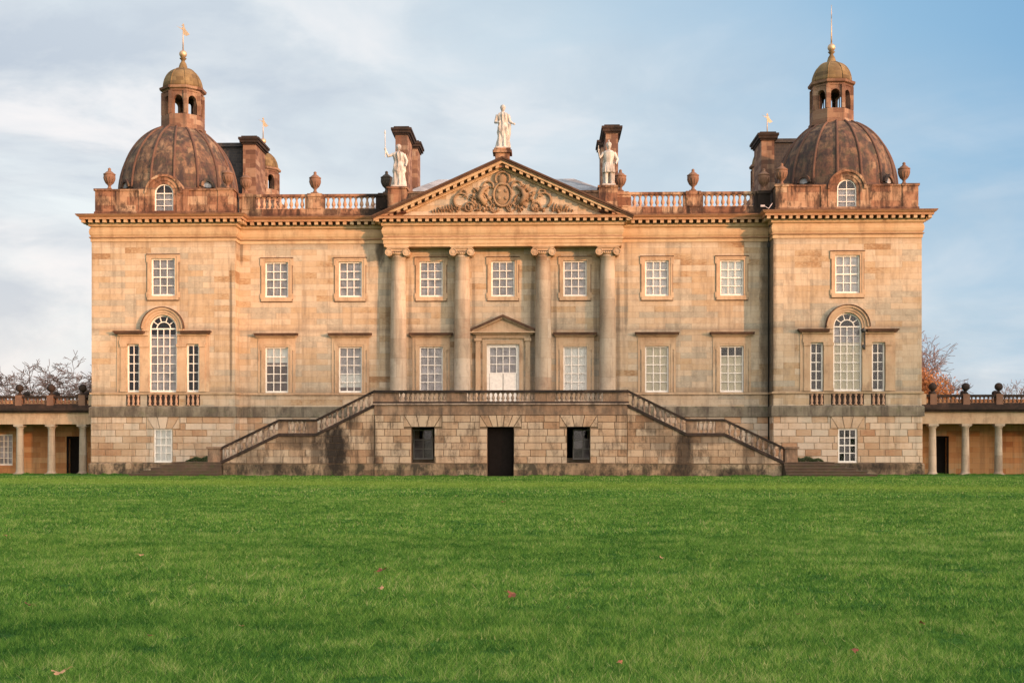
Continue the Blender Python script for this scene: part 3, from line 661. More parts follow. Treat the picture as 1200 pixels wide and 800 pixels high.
    do = MB(); do.lathe(dp, dcx, dcy, 64); dome = do.build('dome', M_dome, house)
    rb = MB()
    for k in range(16):
        a = 2*PI*(k+.5)/16
        rb.tube([(dcx+(r+.015)*math.cos(a), dcy+(r+.015)*math.sin(a), z) for r, z in dp[1:]], .085, 6)
    rb.lathe([(RD+.01, 15.5), (RD+.10, 17.0), (RD+.10, 17.15), (RD, 17.22)], dcx, dcy, 48)
    rb.build('dome_rib', M_rib, dome)
    lx = s*(TC+.02); zt = ZB+HZ*math.sin(tmax)-.03
    la = MB(); O8 = PI/8
    la.lathe([(1.42, zt-.1), (1.42, zt+.12), (1.34, zt+.16), (1.34, zt+.8), (1.28, zt+.84)], lx, dcy, 8, O8, O8+2*PI, smooth=False)
    zb, ze, rl = zt+.84, 23.62, 1.22
    for k in range(8):      # corner piers and the arches between them
        a = O8+2*PI*k/8; a2 = O8+2*PI*(k+1)/8
        p = Vector((lx+rl*math.cos(a), dcy+rl*math.sin(a), 0)); q = Vector((lx+rl*math.cos(a2), dcy+rl*math.sin(a2), 0)); d = q-p; nrm = Vector((d.y, -d.x, 0)).normalized()
        wid = d.length; ow = .27; zs = 23.1
        def pt(u, z, dep): v_ = p+d*(u/wid)-nrm*dep; return (v_.x, v_.y, z)
        m_ = wid/2; n = 10; pts = [(0, zb), (m_-ow, zb), (m_-ow, zs)]+[(m_-ow*math.cos(PI*i/n), zs+ow*math.sin(PI*i/n)) for i in range(1, n)]+[(m_+ow, zs), (m_+ow, zb), (wid, zb), (wid, ze), (0, ze)]
        L0 = len(pts)
        la.add([pt(u, z, 0) for u, z in pts]+[pt(u, z, .28) for u, z in pts],
               [(0, 1, 2, L0-1)]+[(L0-1, 2+i, 3+i) for i in range(0, 5)]+[(L0-1, 7, L0-2)]+[(L0-2, 7+i, 8+i) for i in range(0, 5)]+[(L0-2, 12, L0-4+1)]+[(i, i+L0, (i+1)+L0, i+1) for i in range(1, L0-4)]
               )
        la.box(p.x-.1, p.x+.1, p.y-.1, p.y+.1, zb, ze)
    la.lathe([(1.22, ze-.02), (1.27, ze), (1.27, ze+.1), (1.43, ze+.16), (1.46, ze+.3), (1.25, ze+.36)], lx, dcy, 8, O8, O8+2*PI, smooth=False)
    la.build('lantern', M_chim, dome)
    zc = ze+.34; cpm = MB()
    cpm.lathe([(1.2, zc)]+[(1.2*math.cos(R(80)*k/12)**.8, zc+1.3*math.sin(R(80)*k/12)) for k in range(1, 13)]+[(.26, zc+1.42), (.2, zc+1.62), (.10, zc+1.78), (.14, zc+1.86), (.22, zc+1.95), (.1, zc+2.02)], lx, dcy, 32)
    for k in range(8):
        a = O8+2*PI*k/8; cpm.tube([(lx+(1.21*math.cos(R(80)*j/10)**.8)*math.cos(a), dcy+(1.21*math.cos(R(80)*j/10)**.8)*math.sin(a), zc+1.3*math.sin(R(80)*j/10)) for j in range(11)], .035, 5)
    cpm.build('lantern_cap', M_cap, dome)
    gb = MB(); gb.ball(lx, dcy, zc+2.22, .24, 16, 10); gb.tube([(lx, dcy, zc+2.4), (lx, dcy, zc+4.1)], [.05, .02], 6)
    if front and s > 0: gb.tube([(lx, dcy, zc+4.0), (lx, dcy, zc+4.85)], [.022, .014], 6)
    else:
        gb.prism([(lx-.42, zc+4.0), (lx-.1, zc+3.85), (lx+.05, zc+3.98), (lx+.2, zc+3.7), (lx+.42, zc+3.45), (lx+.2, zc+3.35), (lx+.05, zc+3.45), (lx-.05, zc+3.75)], dcy-.012, dcy+.012)
        gb.prism([(lx-.1, zc+4.0), (lx+.02, zc+4.16), (lx+.1, zc+3.95)], dcy-.01, dcy+.01)
    gb.build('weather_vane', M_gold, dome)
    # arched attic dormer in the middle of the front parapet, and small round lucarnes on the dome
    if front:
        dmm = MB(); yf = fy0-.12; ri, ro = .56, 1.12; zs = 16.68
        n = 18
        for k in range(n):
            a, b_ = PI*k/n, PI*(k+1)/n
            for r0, r1, yy in ((ri, ri+.2, yf+.07), (ri+.2, ro-.14, yf+.03), (ro-.14, ro, yf-.05)):
                dmm.prism([(cx+r0*math.cos(a), zs+r0*math.sin(a)), (cx+r1*math.cos(a), zs+r1*math.sin(a)), (cx+r1*math.cos(b_), zs+r1*math.sin(b_)), (cx+r0*math.cos(b_), zs+r0*math.sin(b_))], yy, yf+3.2)
        for s2 in (-1, 1):
            dmm.box(cx+s2*ri, cx+s2*(ri+.2), yf+.07, yf+.6, 15.42, zs); dmm.box(cx+s2*(ri+.2), cx+s2*(ro-.0), yf+.03, yf+3.0, 15.42, zs-.002)
        dmm.box(cx-ri, cx+ri, yf, yf+.5, 15.40, 15.5)
        dw = dmm.build('window', M_para, house); 
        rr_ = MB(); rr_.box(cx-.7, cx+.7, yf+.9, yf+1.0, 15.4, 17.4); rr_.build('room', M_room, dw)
        sub = empty('tmp'); 
        # sash built round the local axis, then moved
        before = set(dw.children); sash_parts(dw, 2*ri, 15.5, zs+ri, 2, 3, (N_, 0, 1), arch=True, y=.16, fw=.07, bwid=.035, mid=False)
        for ch in set(dw.children)-before: ch.location = (cx, yf, 0)
        bpy.data.objects.remove(sub)
        for sg in (-1, 1):
            a = R(-90+sg*43); px_, py_ = dcx+3.35*math.cos(a), dcy+3.35*math.sin(a); lu = MB()
            ax = Vector((math.cos(a), math.sin(a), 0)); sd_ = Vector((-math.sin(a), math.cos(a), 0)); n = 12
            for r0, r1, dd in ((.30, .48, .42), ):
                ring_o = []
                for k in range(n):
                    q0, q1 = PI*k/n, PI*(k+1)/n; vs = []
                    for dep in (dd, -1.0):
                        for rr_2, qq in ((r0, q0), (r1, q0), (r1, q1), (r0, q1)):
                            v_ = Vector((px_, py_, 17.35))+sd_*rr_2*math.cos(qq)+Vector((0, 0, rr_2*math.sin(qq)))+ax*dep; vs.append(tuple(v_))
                    lu.add(vs, [(0, 1, 2, 3), (4, 7, 6, 5), (1, 5, 6, 2), (3, 7, 4, 0)])
            lo_ = lu.build('lucarne', M_dome, dome)
            li = MB(); vs = [tuple(Vector((px_, py_, 17.30))+ax*.3)]+[tuple(Vector((px_, py_, 17.35))+sd_*.31*math.cos(PI*k/n)+Vector((0, 0, .31*math.sin(PI*k/n)))+ax*.3) for k in range(n+1)]
            li.add(vs, [(0, k+1, k+2) for k in range(n)]); li.build('louvre', M_lead, dome)
    return tw
for s in (-1, 1): tower(s); tower(s, False)
# Venetian windows --------------------------------------------------------
for s in (-1, 1):
    cx = s*TC; mb = MB()
    for q in (-1, 1):
        for a, b_ in ((.84, 1.38), (2.18, 2.52)):        # pilasters
            mb.box(q*a, q*b_, -.1, .02, 4.9, 7.55); mb.box(q*(a-.025), q*(b_+.025), -.14, .02, 4.9, 5.08); mb.box(q*(a-.03), q*(b_+.03), -.15, .02, 7.55, 7.73)
        mb.box(q*2.52, q*2.75, -.05, .02, 4.9, 8.3)
        mb.box(q*.86, q*2.6, -.12, .02, 7.732, 7.95); mb.box(q*.86, q*2.58, -.09, .02, 7.95, 8.22); mb.box(q*.86, q*2.66, -.18, .02, 8.22, 8.32)
        mb.box(q*1.41, q*2.15, -.02, .02, 7.72, 7.74)
    n = 26; zs = gz1; hm_ = MB()
    for q in (-1, 1): hm_.box(q*1.1, q*2.82, -.34, .02, 8.32, 8.42); hm_.box(q*1.1, q*2.9, -.4, .02, 8.42, 8.50)
    for k in range(n):
        a, b_ = PI*k/n, PI*(k+1)/n; r0, r1 = vr+.42, vr+.47
        hm_.prism([(r0*math.cos(a), zs+r0*math.sin(a)), (r1*math.cos(a), zs+r1*math.sin(a)), (r1*math.cos(b_), zs+r1*math.sin(b_)), (r0*math.cos(b_), zs+r0*math.sin(b_))], -.27, .02)
    for r0, r1, o in ((vr+.0, vr+.14, .08), (vr+.14, vr+.30, .13), (vr+.30, vr+.42, .22)):
        for k in range(n):
            a, b_ = PI*k/n, PI*(k+1)/n
            mb.prism([(r0*math.cos(a), zs+r0*math.sin(a)), (r1*math.cos(a), zs+r1*math.sin(a)), (r1*math.cos(b_), zs+r1*math.sin(b_)), (r0*math.cos(b_), zs+r0*math.sin(b_))], -o, .02)
    for q in (-1, 1): mb.box(q*(vr+.0), q*(vr+.14), -.08, .02, 8.5, zs); mb.box(q*(vr+.14), q*(vr+.42), -.13, .02, 8.5, zs)
    o = mb.build('window', M_trim, house); o.location = (cx, 0, 0); hm_.build('hood', M_hood, o)
    sash_parts(o, 2*vr, gz0, gz2, 4, 7, (N_, 0, .75) if s < 0 else [(C_, 0, .62), (N_, .62, .8)], arch=True, mid=False, seed=5+s)
    for q in (-1, 1):
        o2 = empty('side_light', (cx+q*1.78, 0, 0)); o2.parent = house
        sash_parts(o2, .74, 4.9, 7.72, 2, 5, None, seed=8+q, mid=False)
    # basement sash
    o3 = empty('window', (cx, 0, 0)); o3.parent = house
    sash_parts(o3, 1.08, .74, 2.72, 3, 4, (W_, 0, 1) if s < 0 else None, seed=21+s, y=.06)
# base courses between the towers -----------------------------------------
mb = MB(); mb.box(-15.8, 15.8, YM-.13, YM+.02, 3.436, 3.97); mb.box(-15.8, 15.8, YM-.06, YM+.02, 3.97, 4.06); mb.build('base_course', M_band, house)
mb = MB()
for a, b_ in ((-15.8, -7.0), (7.0, 15.8)): mb.box(a, b_, YM-.1, YM+.02, 4.76, 4.88)
mb.build('sill_course', M_trim, house)
for sd_i, (a, b_) in enumerate(((-15.8, -7.2), (7.2, 15.8))): mb = MB(); blocks(mb, a, b_, .73, 3.43, YM, seed=31+sd_i); mb.build('rusticated_blocks', M_rust, house)
# rainwater pipes in the corners
for s in (1,):
    mb = MB(); x = s*15.72; mb.tube([(x, YM-.07, .2), (x, YM-.07, 13.7), (x, YM-.3, 14.2), (x, YM-.7, 15.1)], .04, 8); mb.box(x-.08, x+.08, YM-.2, YM, 13.45, 13.7); mb.build('rainwater_pipe', M_iron, house)

# roof balustrade -------------------------------------------------------------
def balu_mesh(z0, z1, r=.1, mat=None, name='baluster', n=10):
    h = z1-z0; mb = MB()
    mb.box(-r, r, -r, r, z0, z0+.09*h); mb.box(-r, r, -r, r, z1-.08*h, z1)
    mb.lathe([(r*.8, z0+.09*h), (r*.5, z0+.15*h), (r*.62, z0+.2*h), (r*1.08, z0+.36*h), (r*.98, z0+.45*h), (r*.55, z0+.68*h), (r*.45, z0+.78*h), (r*.75, z0+.82*h), (r*.5, z0+.86*h), (r*.8, z0+.92*h)], 0, 0, n)
    return mb
YB = YM+.25
bal_proto = None
for s in (-1, 1):
    mb = MB()
    mb.box(s*7.0, s*15.85, YB-.12, YB+.3, 15.36, 15.92); mb.box(s*7.0, s*15.85, YB-.18, YB+.32, 15.36, 15.56)
    for a, b_ in ((10.9, 11.72), (15.1, 15.85), (6.6, 7.45)): mb.box(s*a, s*b_, YB-.16, YB+.34, 15.92, 16.64); mb.box(s*(a-.04), s*(b_+.04), YB-.22, YB+.40, 16.64, 16.83)
    for a, b_ in ((7.49, 10.86), (11.76, 15.06)): mb.box(s*a, s*b_, YB-.13, YB+.29, 16.64, 16.80); mb.box(s*(a-.04), s*(a+.14), YB-.1, YB+.26, 15.92, 16.64); mb.box(s*(b_-.14), s*(b_+.04), YB-.1, YB+.26, 15.92, 16.64)
    rbal = mb.build('roof_balustrade', M_para, house)
    for a, b_, n in ((7.66, 10.7, 9), (11.93, 14.9, 9)):
        for k in range(n):
            x = s*(a+(b_-a)*(k+.5)/n)
            if bal_proto is None: bal_proto = balu_mesh(15.92, 16.64, .115).build('baluster', M_balr, rbal); bal_proto.location = (x, YB+.08, 0)
            else: dup(bal_proto, rbal, (x, YB+.08, 0))
mb = MB(); mb.box(-6.6, 6.6, YB-.1, YB+.3, 15.4, 16.8); mb.box(-6.6, 6.6, YB-.16, YB+.36, 16.8, 16.93); mb.build('parapet_wall', M_para, house)
# statue pedestals
for x, zt, wd, yc_, z0 in ((-6.2, 16.94, .58, YP+.15, 15.4), (6.2, 16.94, .58, YP+.15, 15.4), (0, 19.15, .46, YP+.1, 18.0)):
    mb = MB(); mb.box(x-wd+.04, x+wd-.04, yc_-.45, yc_+.45, z0, zt-.12); mb.box(x-wd-.03, x+wd+.03, yc_-.52, yc_+.52, zt-.12, zt)
    if x == 0: mb.box(x-wd-.1, x+wd+.1, yc_-.58, yc_+.58, zt-.28, zt-.121)
    mb.build('statue_pedestal', M_para, house)

# roofs and chimneys -----------------------------------------------------------
mb = MB(); zr = 20.2
A = [(-12, 5.5, 15.6), (12, 5.5, 15.6), (12, 27, 15.6), (-12, 27, 15.6), (-4.9, 14, zr), (4.5, 14, zr), (4.5, 18.5, zr), (-4.9, 18.5, zr)]
mb.add(A, [(0, 1, 5, 4), (1, 2, 6, 5), (2, 3, 7, 6), (3, 0, 4, 7), (4, 5, 6, 7)]); mb.box(-15.6, 15.6, 2, 30, 15.3, 15.5)
mb.build('roof', M_lead, house)
def chimney(x0, x1, y0, y1, zt, z0=15.5):
    mb = MB(); mb.box(x0, x1, y0, y1, z0, zt-.5); mb.box(x0-.04, x1+.04, y0-.04, y1+.04, z0, z0+3.6)
    o = mb.build('chimney', M_chim, house)
    c_ = MB(); c_.box(x0-.08, x1+.08, y0-.08, y1+.08, zt-.5, zt-.38); c_.box(x0-.2, x1+.2, y0-.2, y1+.2, zt-.38, zt-.2); c_.box(x0-.27, x1+.27, y0-.27, y1+.27, zt-.2, zt-.05); c_.box(x0-.1, x1+.1, y0-.1, y1+.1, zt-.05, zt+.06)
    for k in range(3):
        yy = y0+(y1-y0)*(k+.5)/3; c_.lathe([(.17, zt+.05), (.14, zt+.16)], (x0+x1)/2, yy, 10)
    c_.build('chimney_cap', M_dark, o)
for s in (-1, 1):
    chimney(s*6.84-.40, s*6.84+.40, 8.3, 11.2, 22.45); chimney(s*6.72-.36, s*6.72+.36, 14.2, 16.2, 22.9)
    chimney(s*17.05-.42, s*17.05+.42, 9.3, 12.3, 22.15)
    mb = MB(); mb.box(s*17.4, s*19.9, 10.2, 12.0, 15.5, 21.7); mb.box(s*17.4, s*20.1, 10.05, 12.15, 21.7, 21.95); mb.build('roof_turret', M_slate, house)

# ------------------------------------------------------------------ terrace and stairs
TY = -3.2; TX = 7.1
def P0(o): o.parent = perron; return o
def local(mb, name, mat, parent=perron):
    o = mb.build(name, mat); o.parent = parent; 
    if parent is perron: o.location = (0, 1, 0)       # perron empty stands at y=-1
    return o
th = [(-5.03, -3.73, .76, 2.78), (-.75, .75, 0, 2.78), (3.73, 5.03, .76, 2.78)]
mb = MB(); wallgrid(mb, -TX, TX, 0, 3.9, TY, th, .55)
wallgrid(mb, -TX, TX, 0, 3.9, TY+.55, th, .01)
for s in (-1, 1): mb.box(s*(TX-.5), s*TX, TY+.02, YM-.15, 0, 3.9)
local(mb, 'terrace_wall', M_joint)
mb = MB(); hz = [(a-.0, b_+.0, c_, d) for a, b_, c_, d in th]+[(a-.42, b_+.42, 2.78, 3.5) for a, b_, c_, d in th]
blocks(mb, -TX, TX, .72, 3.43, TY, hz, seed=41, bw=1.0)
for k, h in enumerate(th): vouss(mb, (h[0]+h[1])/2, 2.79, 3.43, h[1]-h[0], TY, seed=k, n=3 if k != 1 else 5)
local(mb, 'rusticated_blocks', M_stairwall)
mb = MB(); mb.box(-TX-.02, TX+.02, TY-.07, TY+.1, 3.45, 3.98); mb.box(-TX, TX, TY, YM-.14, 3.90, 4.02); local(mb, 'terrace_frieze', M_stairwall_f := stone('frieze_stone', [(0, (.17, .09, .055)), (.5, (.29, .18, .115)), (1, (.42, .31, .22))], brick=False, stain=.75, streak=.6, dirt=(.45, .62)))
mb = MB(); mb.box(-TX-.1, TX+.1, TY-.18, YM-.14, 4.02, 4.10); local(mb, 'terrace_slab', M_balu)
mb = MB()
for a, b_ in ((-TX-.0, -.75), (.75, TX+.0)): mb.box(a, b_, TY-.14, TY+.08, 0, .70)
local(mb, 'plinth', M_plinth)
# balustrade of the terrace: rails, piers, then the balusters
mb = MB(); dk = MB()
pz = [(-7.15, -6.65), (-3.0, -1.95), (1.95, 3.0), (6.65, 7.15)]
sol = [(-7.15, -5.75), (-3.05, -1.9), (1.9, 3.05), (5.75, 7.15)]
for a, b_ in sol: mb.box(a, b_, TY-.02, TY+.2, 4.2, 4.70)
mb.box(-3.0, -2.6, TY-.06, TY+.2, 4.2, 4.7); mb.box(2.6, 3.0, TY-.06, TY+.2, 4.2, 4.7)
for s in (-1, 1): mb.box(s*6.6, s*7.18, TY-.07, TY+.26, 4.19, 4.705)
tb = local(mb, 'balustrade', M_stairwall_f)
mb = MB(); mb.box(-7.22, 7.22, TY-.13, TY+.3, 4.70, 4.79); mb.box(-7.18, 7.18, TY-.08, TY+.25, 4.79, 4.84); mb.box(-7.2, 7.2, TY-.1, TY+.26, 4.10, 4.2)
o = mb.build('handrail', M_dark, tb)
bp2 = balu_mesh(0, .5, .095); bpo = None
def balus(par, xs, y, z, mat=M_balu, h=.5):
    global bpo
    for x in xs:
        if bpo is None: bpo = bp2.build('baluster', mat, par); o = bpo; o.location = (x, y, z)
        else: o = dup(bpo, par, (x, y, z))
        zz = z(x) if callable(z) else z
        o.location = (x, y, zz); o.scale = (1, 1, h/.5)
for a, b_, n in ((-5.75, -3.05, 10), (-1.9, 1.9, 14), (3.05, 5.75, 10)): 
    step = (b_-a)/n
    if bpo is None: bpo = bp2.build('baluster', M_balu, tb); bpo.location = (a+step*.5, TY+.09, 4.2); rng = range(1, n)
    else: rng = range(n)
    for k in rng: dup(bpo, tb, (a+step*(k+.5), TY+.09, 4.2))
# undercroft: openings look through to a lit passage window
M_steps = stone('mossy_step_stone', [(0, (.05, .035, .026)), (.5, (.10, .07, .05)), (1, (.20, .145, .10))], brick=False, stain=.6, streak=.3, dirt=(.46, .6), moss=(.5, .5, (.07, .08, .035)))
M_ug = plain('leaded_window_frame', (.55, .5, .42), .6)
for s in (-1, 1):
    o = empty('window', (s*4.4, YM-1, 0)); o.parent = perron; o.location = (s*4.75, YM+1-.3+.0, 0)
    sash_parts(o, 1.2, .9, 2.7, 2, 3, (M_net, 0, .7), y=.1, mid=False)
mb = MB(); mb.box(-TX+.5, TX-.5, TY+.56, YM-.16, .004, .01); local(mb, 'undercroft_floor', M_joint)
mb = MB(); mb.box(-.74, .74, TY+.50, TY+.55, .02, 2.77)
for s in (-1, 1):
    for z0, z1 in ((.2, .95), (1.1, 2.0)): mb.box(s*.1, s*.66, TY+.47, TY+.503, z0, z1)
local(mb, 'door', M_wood)
# side flights
F1 = (7.1, 4.05, 10.43, 2.40); LD = (10.43, 12.54, 2.40); F2 = (12.54, 2.40, 15.85, .80)
def zfl(x):
    if x < 7.1: return 4.05
    if x < 10.43: return 4.05+(x-7.1)*(2.40-4.05)/3.33
    if x < 12.54: return 2.40
    return 2.40+(x-12.54)*(.80-2.40)/3.31
def clipline(poly, f):
    out = []
    for i in range(len(poly)):
        p, q = poly[i], poly[(i+1) % len(poly)]; a, b_ = f(p), f(q)
        if a <= 0: out.append(p)
        if (a < 0 < b_) or (b_ < 0 < a): u = a/(a-b_); out.append((p[0]+(q[0]-p[0])*u, p[1]+(q[1]-p[1])*u))
    return out
SY = TY+.06; SYB = -1.0
for s in (-1, 1):
    st = MB(); n = 11
    for k in range(n):
        a = 7.1+3.33*k/n; st.box(s*a, s*(a+3.33/n), SY+.02, SYB, 0, 4.05-(k+1)*1.65/n)
    st.box(s*10.43, s*12.54, SY+.02, SYB, 0, 2.38)
    for k in range(n-1):
        a = 12.54+3.31*k/(n-1); st.box(s*a, s*(a+3.31/(n-1)), SY+.02, SYB, 0, 2.40-(k+1)*1.6/(n-1))
    local(st, 'stair_flight', M_band)
    wl = MB(); mir = lambda P_: [(s*x, z) for x, z in P_]
    segs = [(7.12, 10.43), (10.43, 12.54), (12.54, 15.8)]
    for a, b_ in segs: wl.prism(mir([(a, 0), (b_, 0), (b_, max(zfl(b_)-.1, .1)), (a, zfl(a)-.1 if a > 7.2 else zfl(a)-.06)]), SY+.0, SY+.4)
    local(wl, 'stair_wall', M_joint)
    bw_ = MB()
    def mk(a, b_):
        za, zb = zfl(a+1e-4)-.15, zfl(b_-1e-4)-.15
        def clip(poly):
            P_ = [(abs(x), z) for x, z in poly]
            P_ = clipline(P_, lambda p: a-p[0]); P_ = clipline(P_, lambda p: p[0]-b_) if P_ else P_
            P_ = clipline(P_, lambda p: p[1]-(za+(zb-za)*(p[0]-a)/(b_-a))) if P_ else P_
            return mir(P_) if P_ and len(P_) > 2 else None
        return clip
    for a, b_ in segs:
        x0, x1 = (7.12, 15.8) if s > 0 else (-15.8, -7.12)
        blocks(bw_, x0, x1, .72, 3.43+.386*2, SY, seed=61+s, rows=9, bw=1.0, clip=mk(a, b_))
    local(bw_, 'rusticated_blocks', M_stairwall)
    plm = MB(); plm.prism(mir([(7.12, 0), (15.7, 0), (15.7, .66), (7.12, .70)]), SY-.12, SY+.05); local(plm, 'plinth', M_plinth)
    # sloping string, rail and balusters
    sg_ = MB(); rl_ = MB()
    pts = [(7.1, 4.05), (10.43, 2.40), (12.54, 2.40), (15.85, .82)]
    for (xa, za), (xb, zb) in zip(pts[:-1], pts[1:]):
        sg_.prism(mir([(xa, za-.14), (xb, zb-.14), (xb, zb+.03), (xa, za+.03)]), SY-.14, SY+.3)
        rl_.prism(mir([(xa, za+.70), (xb, zb+.70), (xb, zb+.82), (xa, za+.82)]), SY-.12, SY+.28)
    local(sg_, 'string', M_dark)
    b0 = local(rl_, 'balustrade', M_dark)
    pn = MB()
    for a, b_ in ((10.40, 11.0), (12.05, 12.6)): pn = MB(); pn.box(s*a, s*b_, SY-.04, SY+.2, 2.43, 3.1); pn.build('pier', M_stairwall_f, b0)
    pn = MB(); pn.box(s*15.9, s*16.6, SY-.1, SY+.55, .8, 1.55); pn.box(s*15.82, s*16.68, SY-.17, SY+.62, 1.55, 1.66)
    pn.build('pier', M_stairwall_f, b0)
    for a, b_, n_ in ((7.3, 10.3, 10), (11.0, 12.05, 4), (12.7, 15.8, 10)):
        for k in range(n_):
            x = a+(b_-a)*(k+.5)/n_; o = dup(bpo, b0, (s*x, SY+.08, zfl(x)+.0)); o.scale = (1, 1, 1.42)
    # spreading bottom steps
    bs = MB()
    for i in range(5):
        bs.box(s*(15.75+.02*i), s*(20.7-.52*i), TY-1.3+.30*i, -.16, .16*i, .16*(i+1)-.03); bs.box(s*(15.72+.02*i), s*(20.74-.52*i), TY-1.34+.30*i, -.155, .16*(i+1)-.03, .16*(i+1))
    local(bs, 'bottom_steps', M_steps)

# ------------------------------------------------------------------ colonnades left and right
def colonnade(s):
    root = empty('colonnade', (s*35, 1.5, 0))
    tag(root, 'low stone colonnade with ball finials, joined to the %s of the house' % ('left end' if s < 0 else 'right end'), 'colonnade')
    off = (-s*35, -1.5, 0)
    def lc(mb, name, mat, par=root):
        o = mb.build(name, mat); o.parent = par
        if par is root: o.location = off
        return o
    X0, X1 = 24.4, 46.0; YW = 1.5
    mb = MB(); mb.box(s*X0, s*X1, YW-.28, YW+.28, 3.02, 3.36); mb.box(s*X0, s*X1, YW-.24, YW+.24, 3.36, 3.72); lc(mb, 'entablature', M_trim)
    mb = MB(); mb.box(s*X0, s*X1, YW-.42, YW+.3, 3.72, 3.84); mb.box(s*X0, s*X1, YW-.55, YW+.35, 3.84, 3.98); mb.box(s*X0, s*X1, YW-.3, 4.6, 3.98, 4.15); lc(mb, 'cornice', M_dark)
    bw_ = s*31.55, s*30.65
    holes = [tuple(sorted((s*30.75, s*31.7)))+(.5, 2.45), tuple(sorted((s*26.55, s*27.2)))+(0, 2.2)]
    if s > 0: holes = [tuple(sorted((s*32.75, s*33.7)))+(.5, 2.45), (26.3, 27.0, 0, 2.2)]
    mb = MB(); a, b_ = sorted((s*X0, s*X1)); wallgrid(mb, a, b_, 0, 3.9, 4.0, holes, .3); mb.box(a, b_, 4.9, 5.0, 0, 4.6); lc(mb, 'back_wall', M_wing)
    mb = MB(); h = holes[1]; mb.box(h[0], h[1], 4.25, 4.3, 0, 2.2); mb.box(h[0]-.12, h[0], 3.94, 4.01, 0, 2.32); mb.box(h[1], h[1]+.12, 3.94, 4.01, 0, 2.32); mb.box(h[0], h[1], 3.94, 4.01, 2.2, 2.32); lc(mb, 'door', M_wood)
    h = holes[0]; o = empty('window', ((h[0]+h[1])/2-s*35, 4.0-1.5, 0)); o.parent = root; sash_parts(o, h[1]-h[0], .5, 2.45, 3, 5, (N_, 0, 1), mid=False)
    cm = MB(); cm.lathe([(.30, 0), (.30, .1), (.25, .14), (.235, .22)]+[(.235-.035*k/5, .3+2.45*k/5) for k in range(6)]+[(.24, 2.79), (.27, 2.88), (.2, 2.885)], n=20); cm.box(-.29, .29, -.29, .29, 2.88, 3.018); cm.box(-.31, .31, -.31, .31, 0, .06)
    c_ = lc(cm, 'column', M_col); xs = [25.42+1.93*k for k in range(11)]
    c_.location = (s*xs[0]-s*35, 0, 0)
    for x in xs[1:]: dup(c_, root, (s*x-s*35, 0, 0))
    pm = MB(); pm.box(s*24.42, s*24.85, YW-.2, YW+.3, 0, 3.02); pm.build('pilaster', M_trim).parent = root; root.children[-1].location = off if root.children[-1].name.startswith('pilaster') else root.children[-1].location
    mb = MB(); mb.box(s*X0, s*X1, YW-.2, YW+.12, 4.15, 4.24)
    mb.box(s*X0, s*X1, YW-.22, YW+.14, 4.62, 4.74); lo = lc(mb, 'balustrade', M_dark)
    pb = MB(); pb.box(s*24.42, s*25.0, YW-.24, YW+.16, 4.15, 4.78); pb.build('end_pier', M_trim, lo)
    pb = MB(); pb.box(-.2, .2, -.22, .22, 4.152, 4.78); p0 = pb.build('pier', M_urn, lo); p0.location = (s*xs[0], YW-.04, 0)
    for x in xs[1:]: dup(p0, lo, (s*x, YW-.04, 0))
    wb = balu_mesh(0, .5, .095).build('baluster', M_urn, lo); wb.location = (s*(xs[0]+.24+1.45*.5/6), YW-.03, 4.24); wb.scale = (.95, .95, .76)
    for k, x in enumerate(xs[:-1]):
        if x > 35: break
        for j in range(6):
            if k == 0 and j == 0: continue
            o = dup(wb, lo, (s*(x+.24+1.45*(j+.5)/6), YW-.03, 4.24)); o.scale = (.95, .95, .76)
    fm = MB(); fm.lathe([(.16, 4.78), (.16, 4.84), (.08, 4.90), (.07, 4.97), (.12, 5.0)], n=14); fm.ball(0, 0, 5.2, .24, 16, 10)
    f0 = lc(fm, 'ball_finial', M_dark); f0.location = (s*xs[0]-s*35, -.04, 0)
    for x in xs[1:]: dup(f0, root, (s*x-s*35, -.04, 0))
    gm_ = MB(); gm_.lathe([(.12, 4.6), (.08, 4.7), (.14, 4.76)], n=12); gm_.ball(0, 0, 4.95, .22, 14, 8, sz=.85); 
    g0 = lc(gm_, 'ball_finial', M_dark); g0.location = (s*26.4-s*35, 3.45, 0)
    for k in range(1, 10): dup(g0, root, (s*(26.4+1.93*k)-s*35, 3.45, 0))
    return root
for s in (-1, 1): colonnade(s)

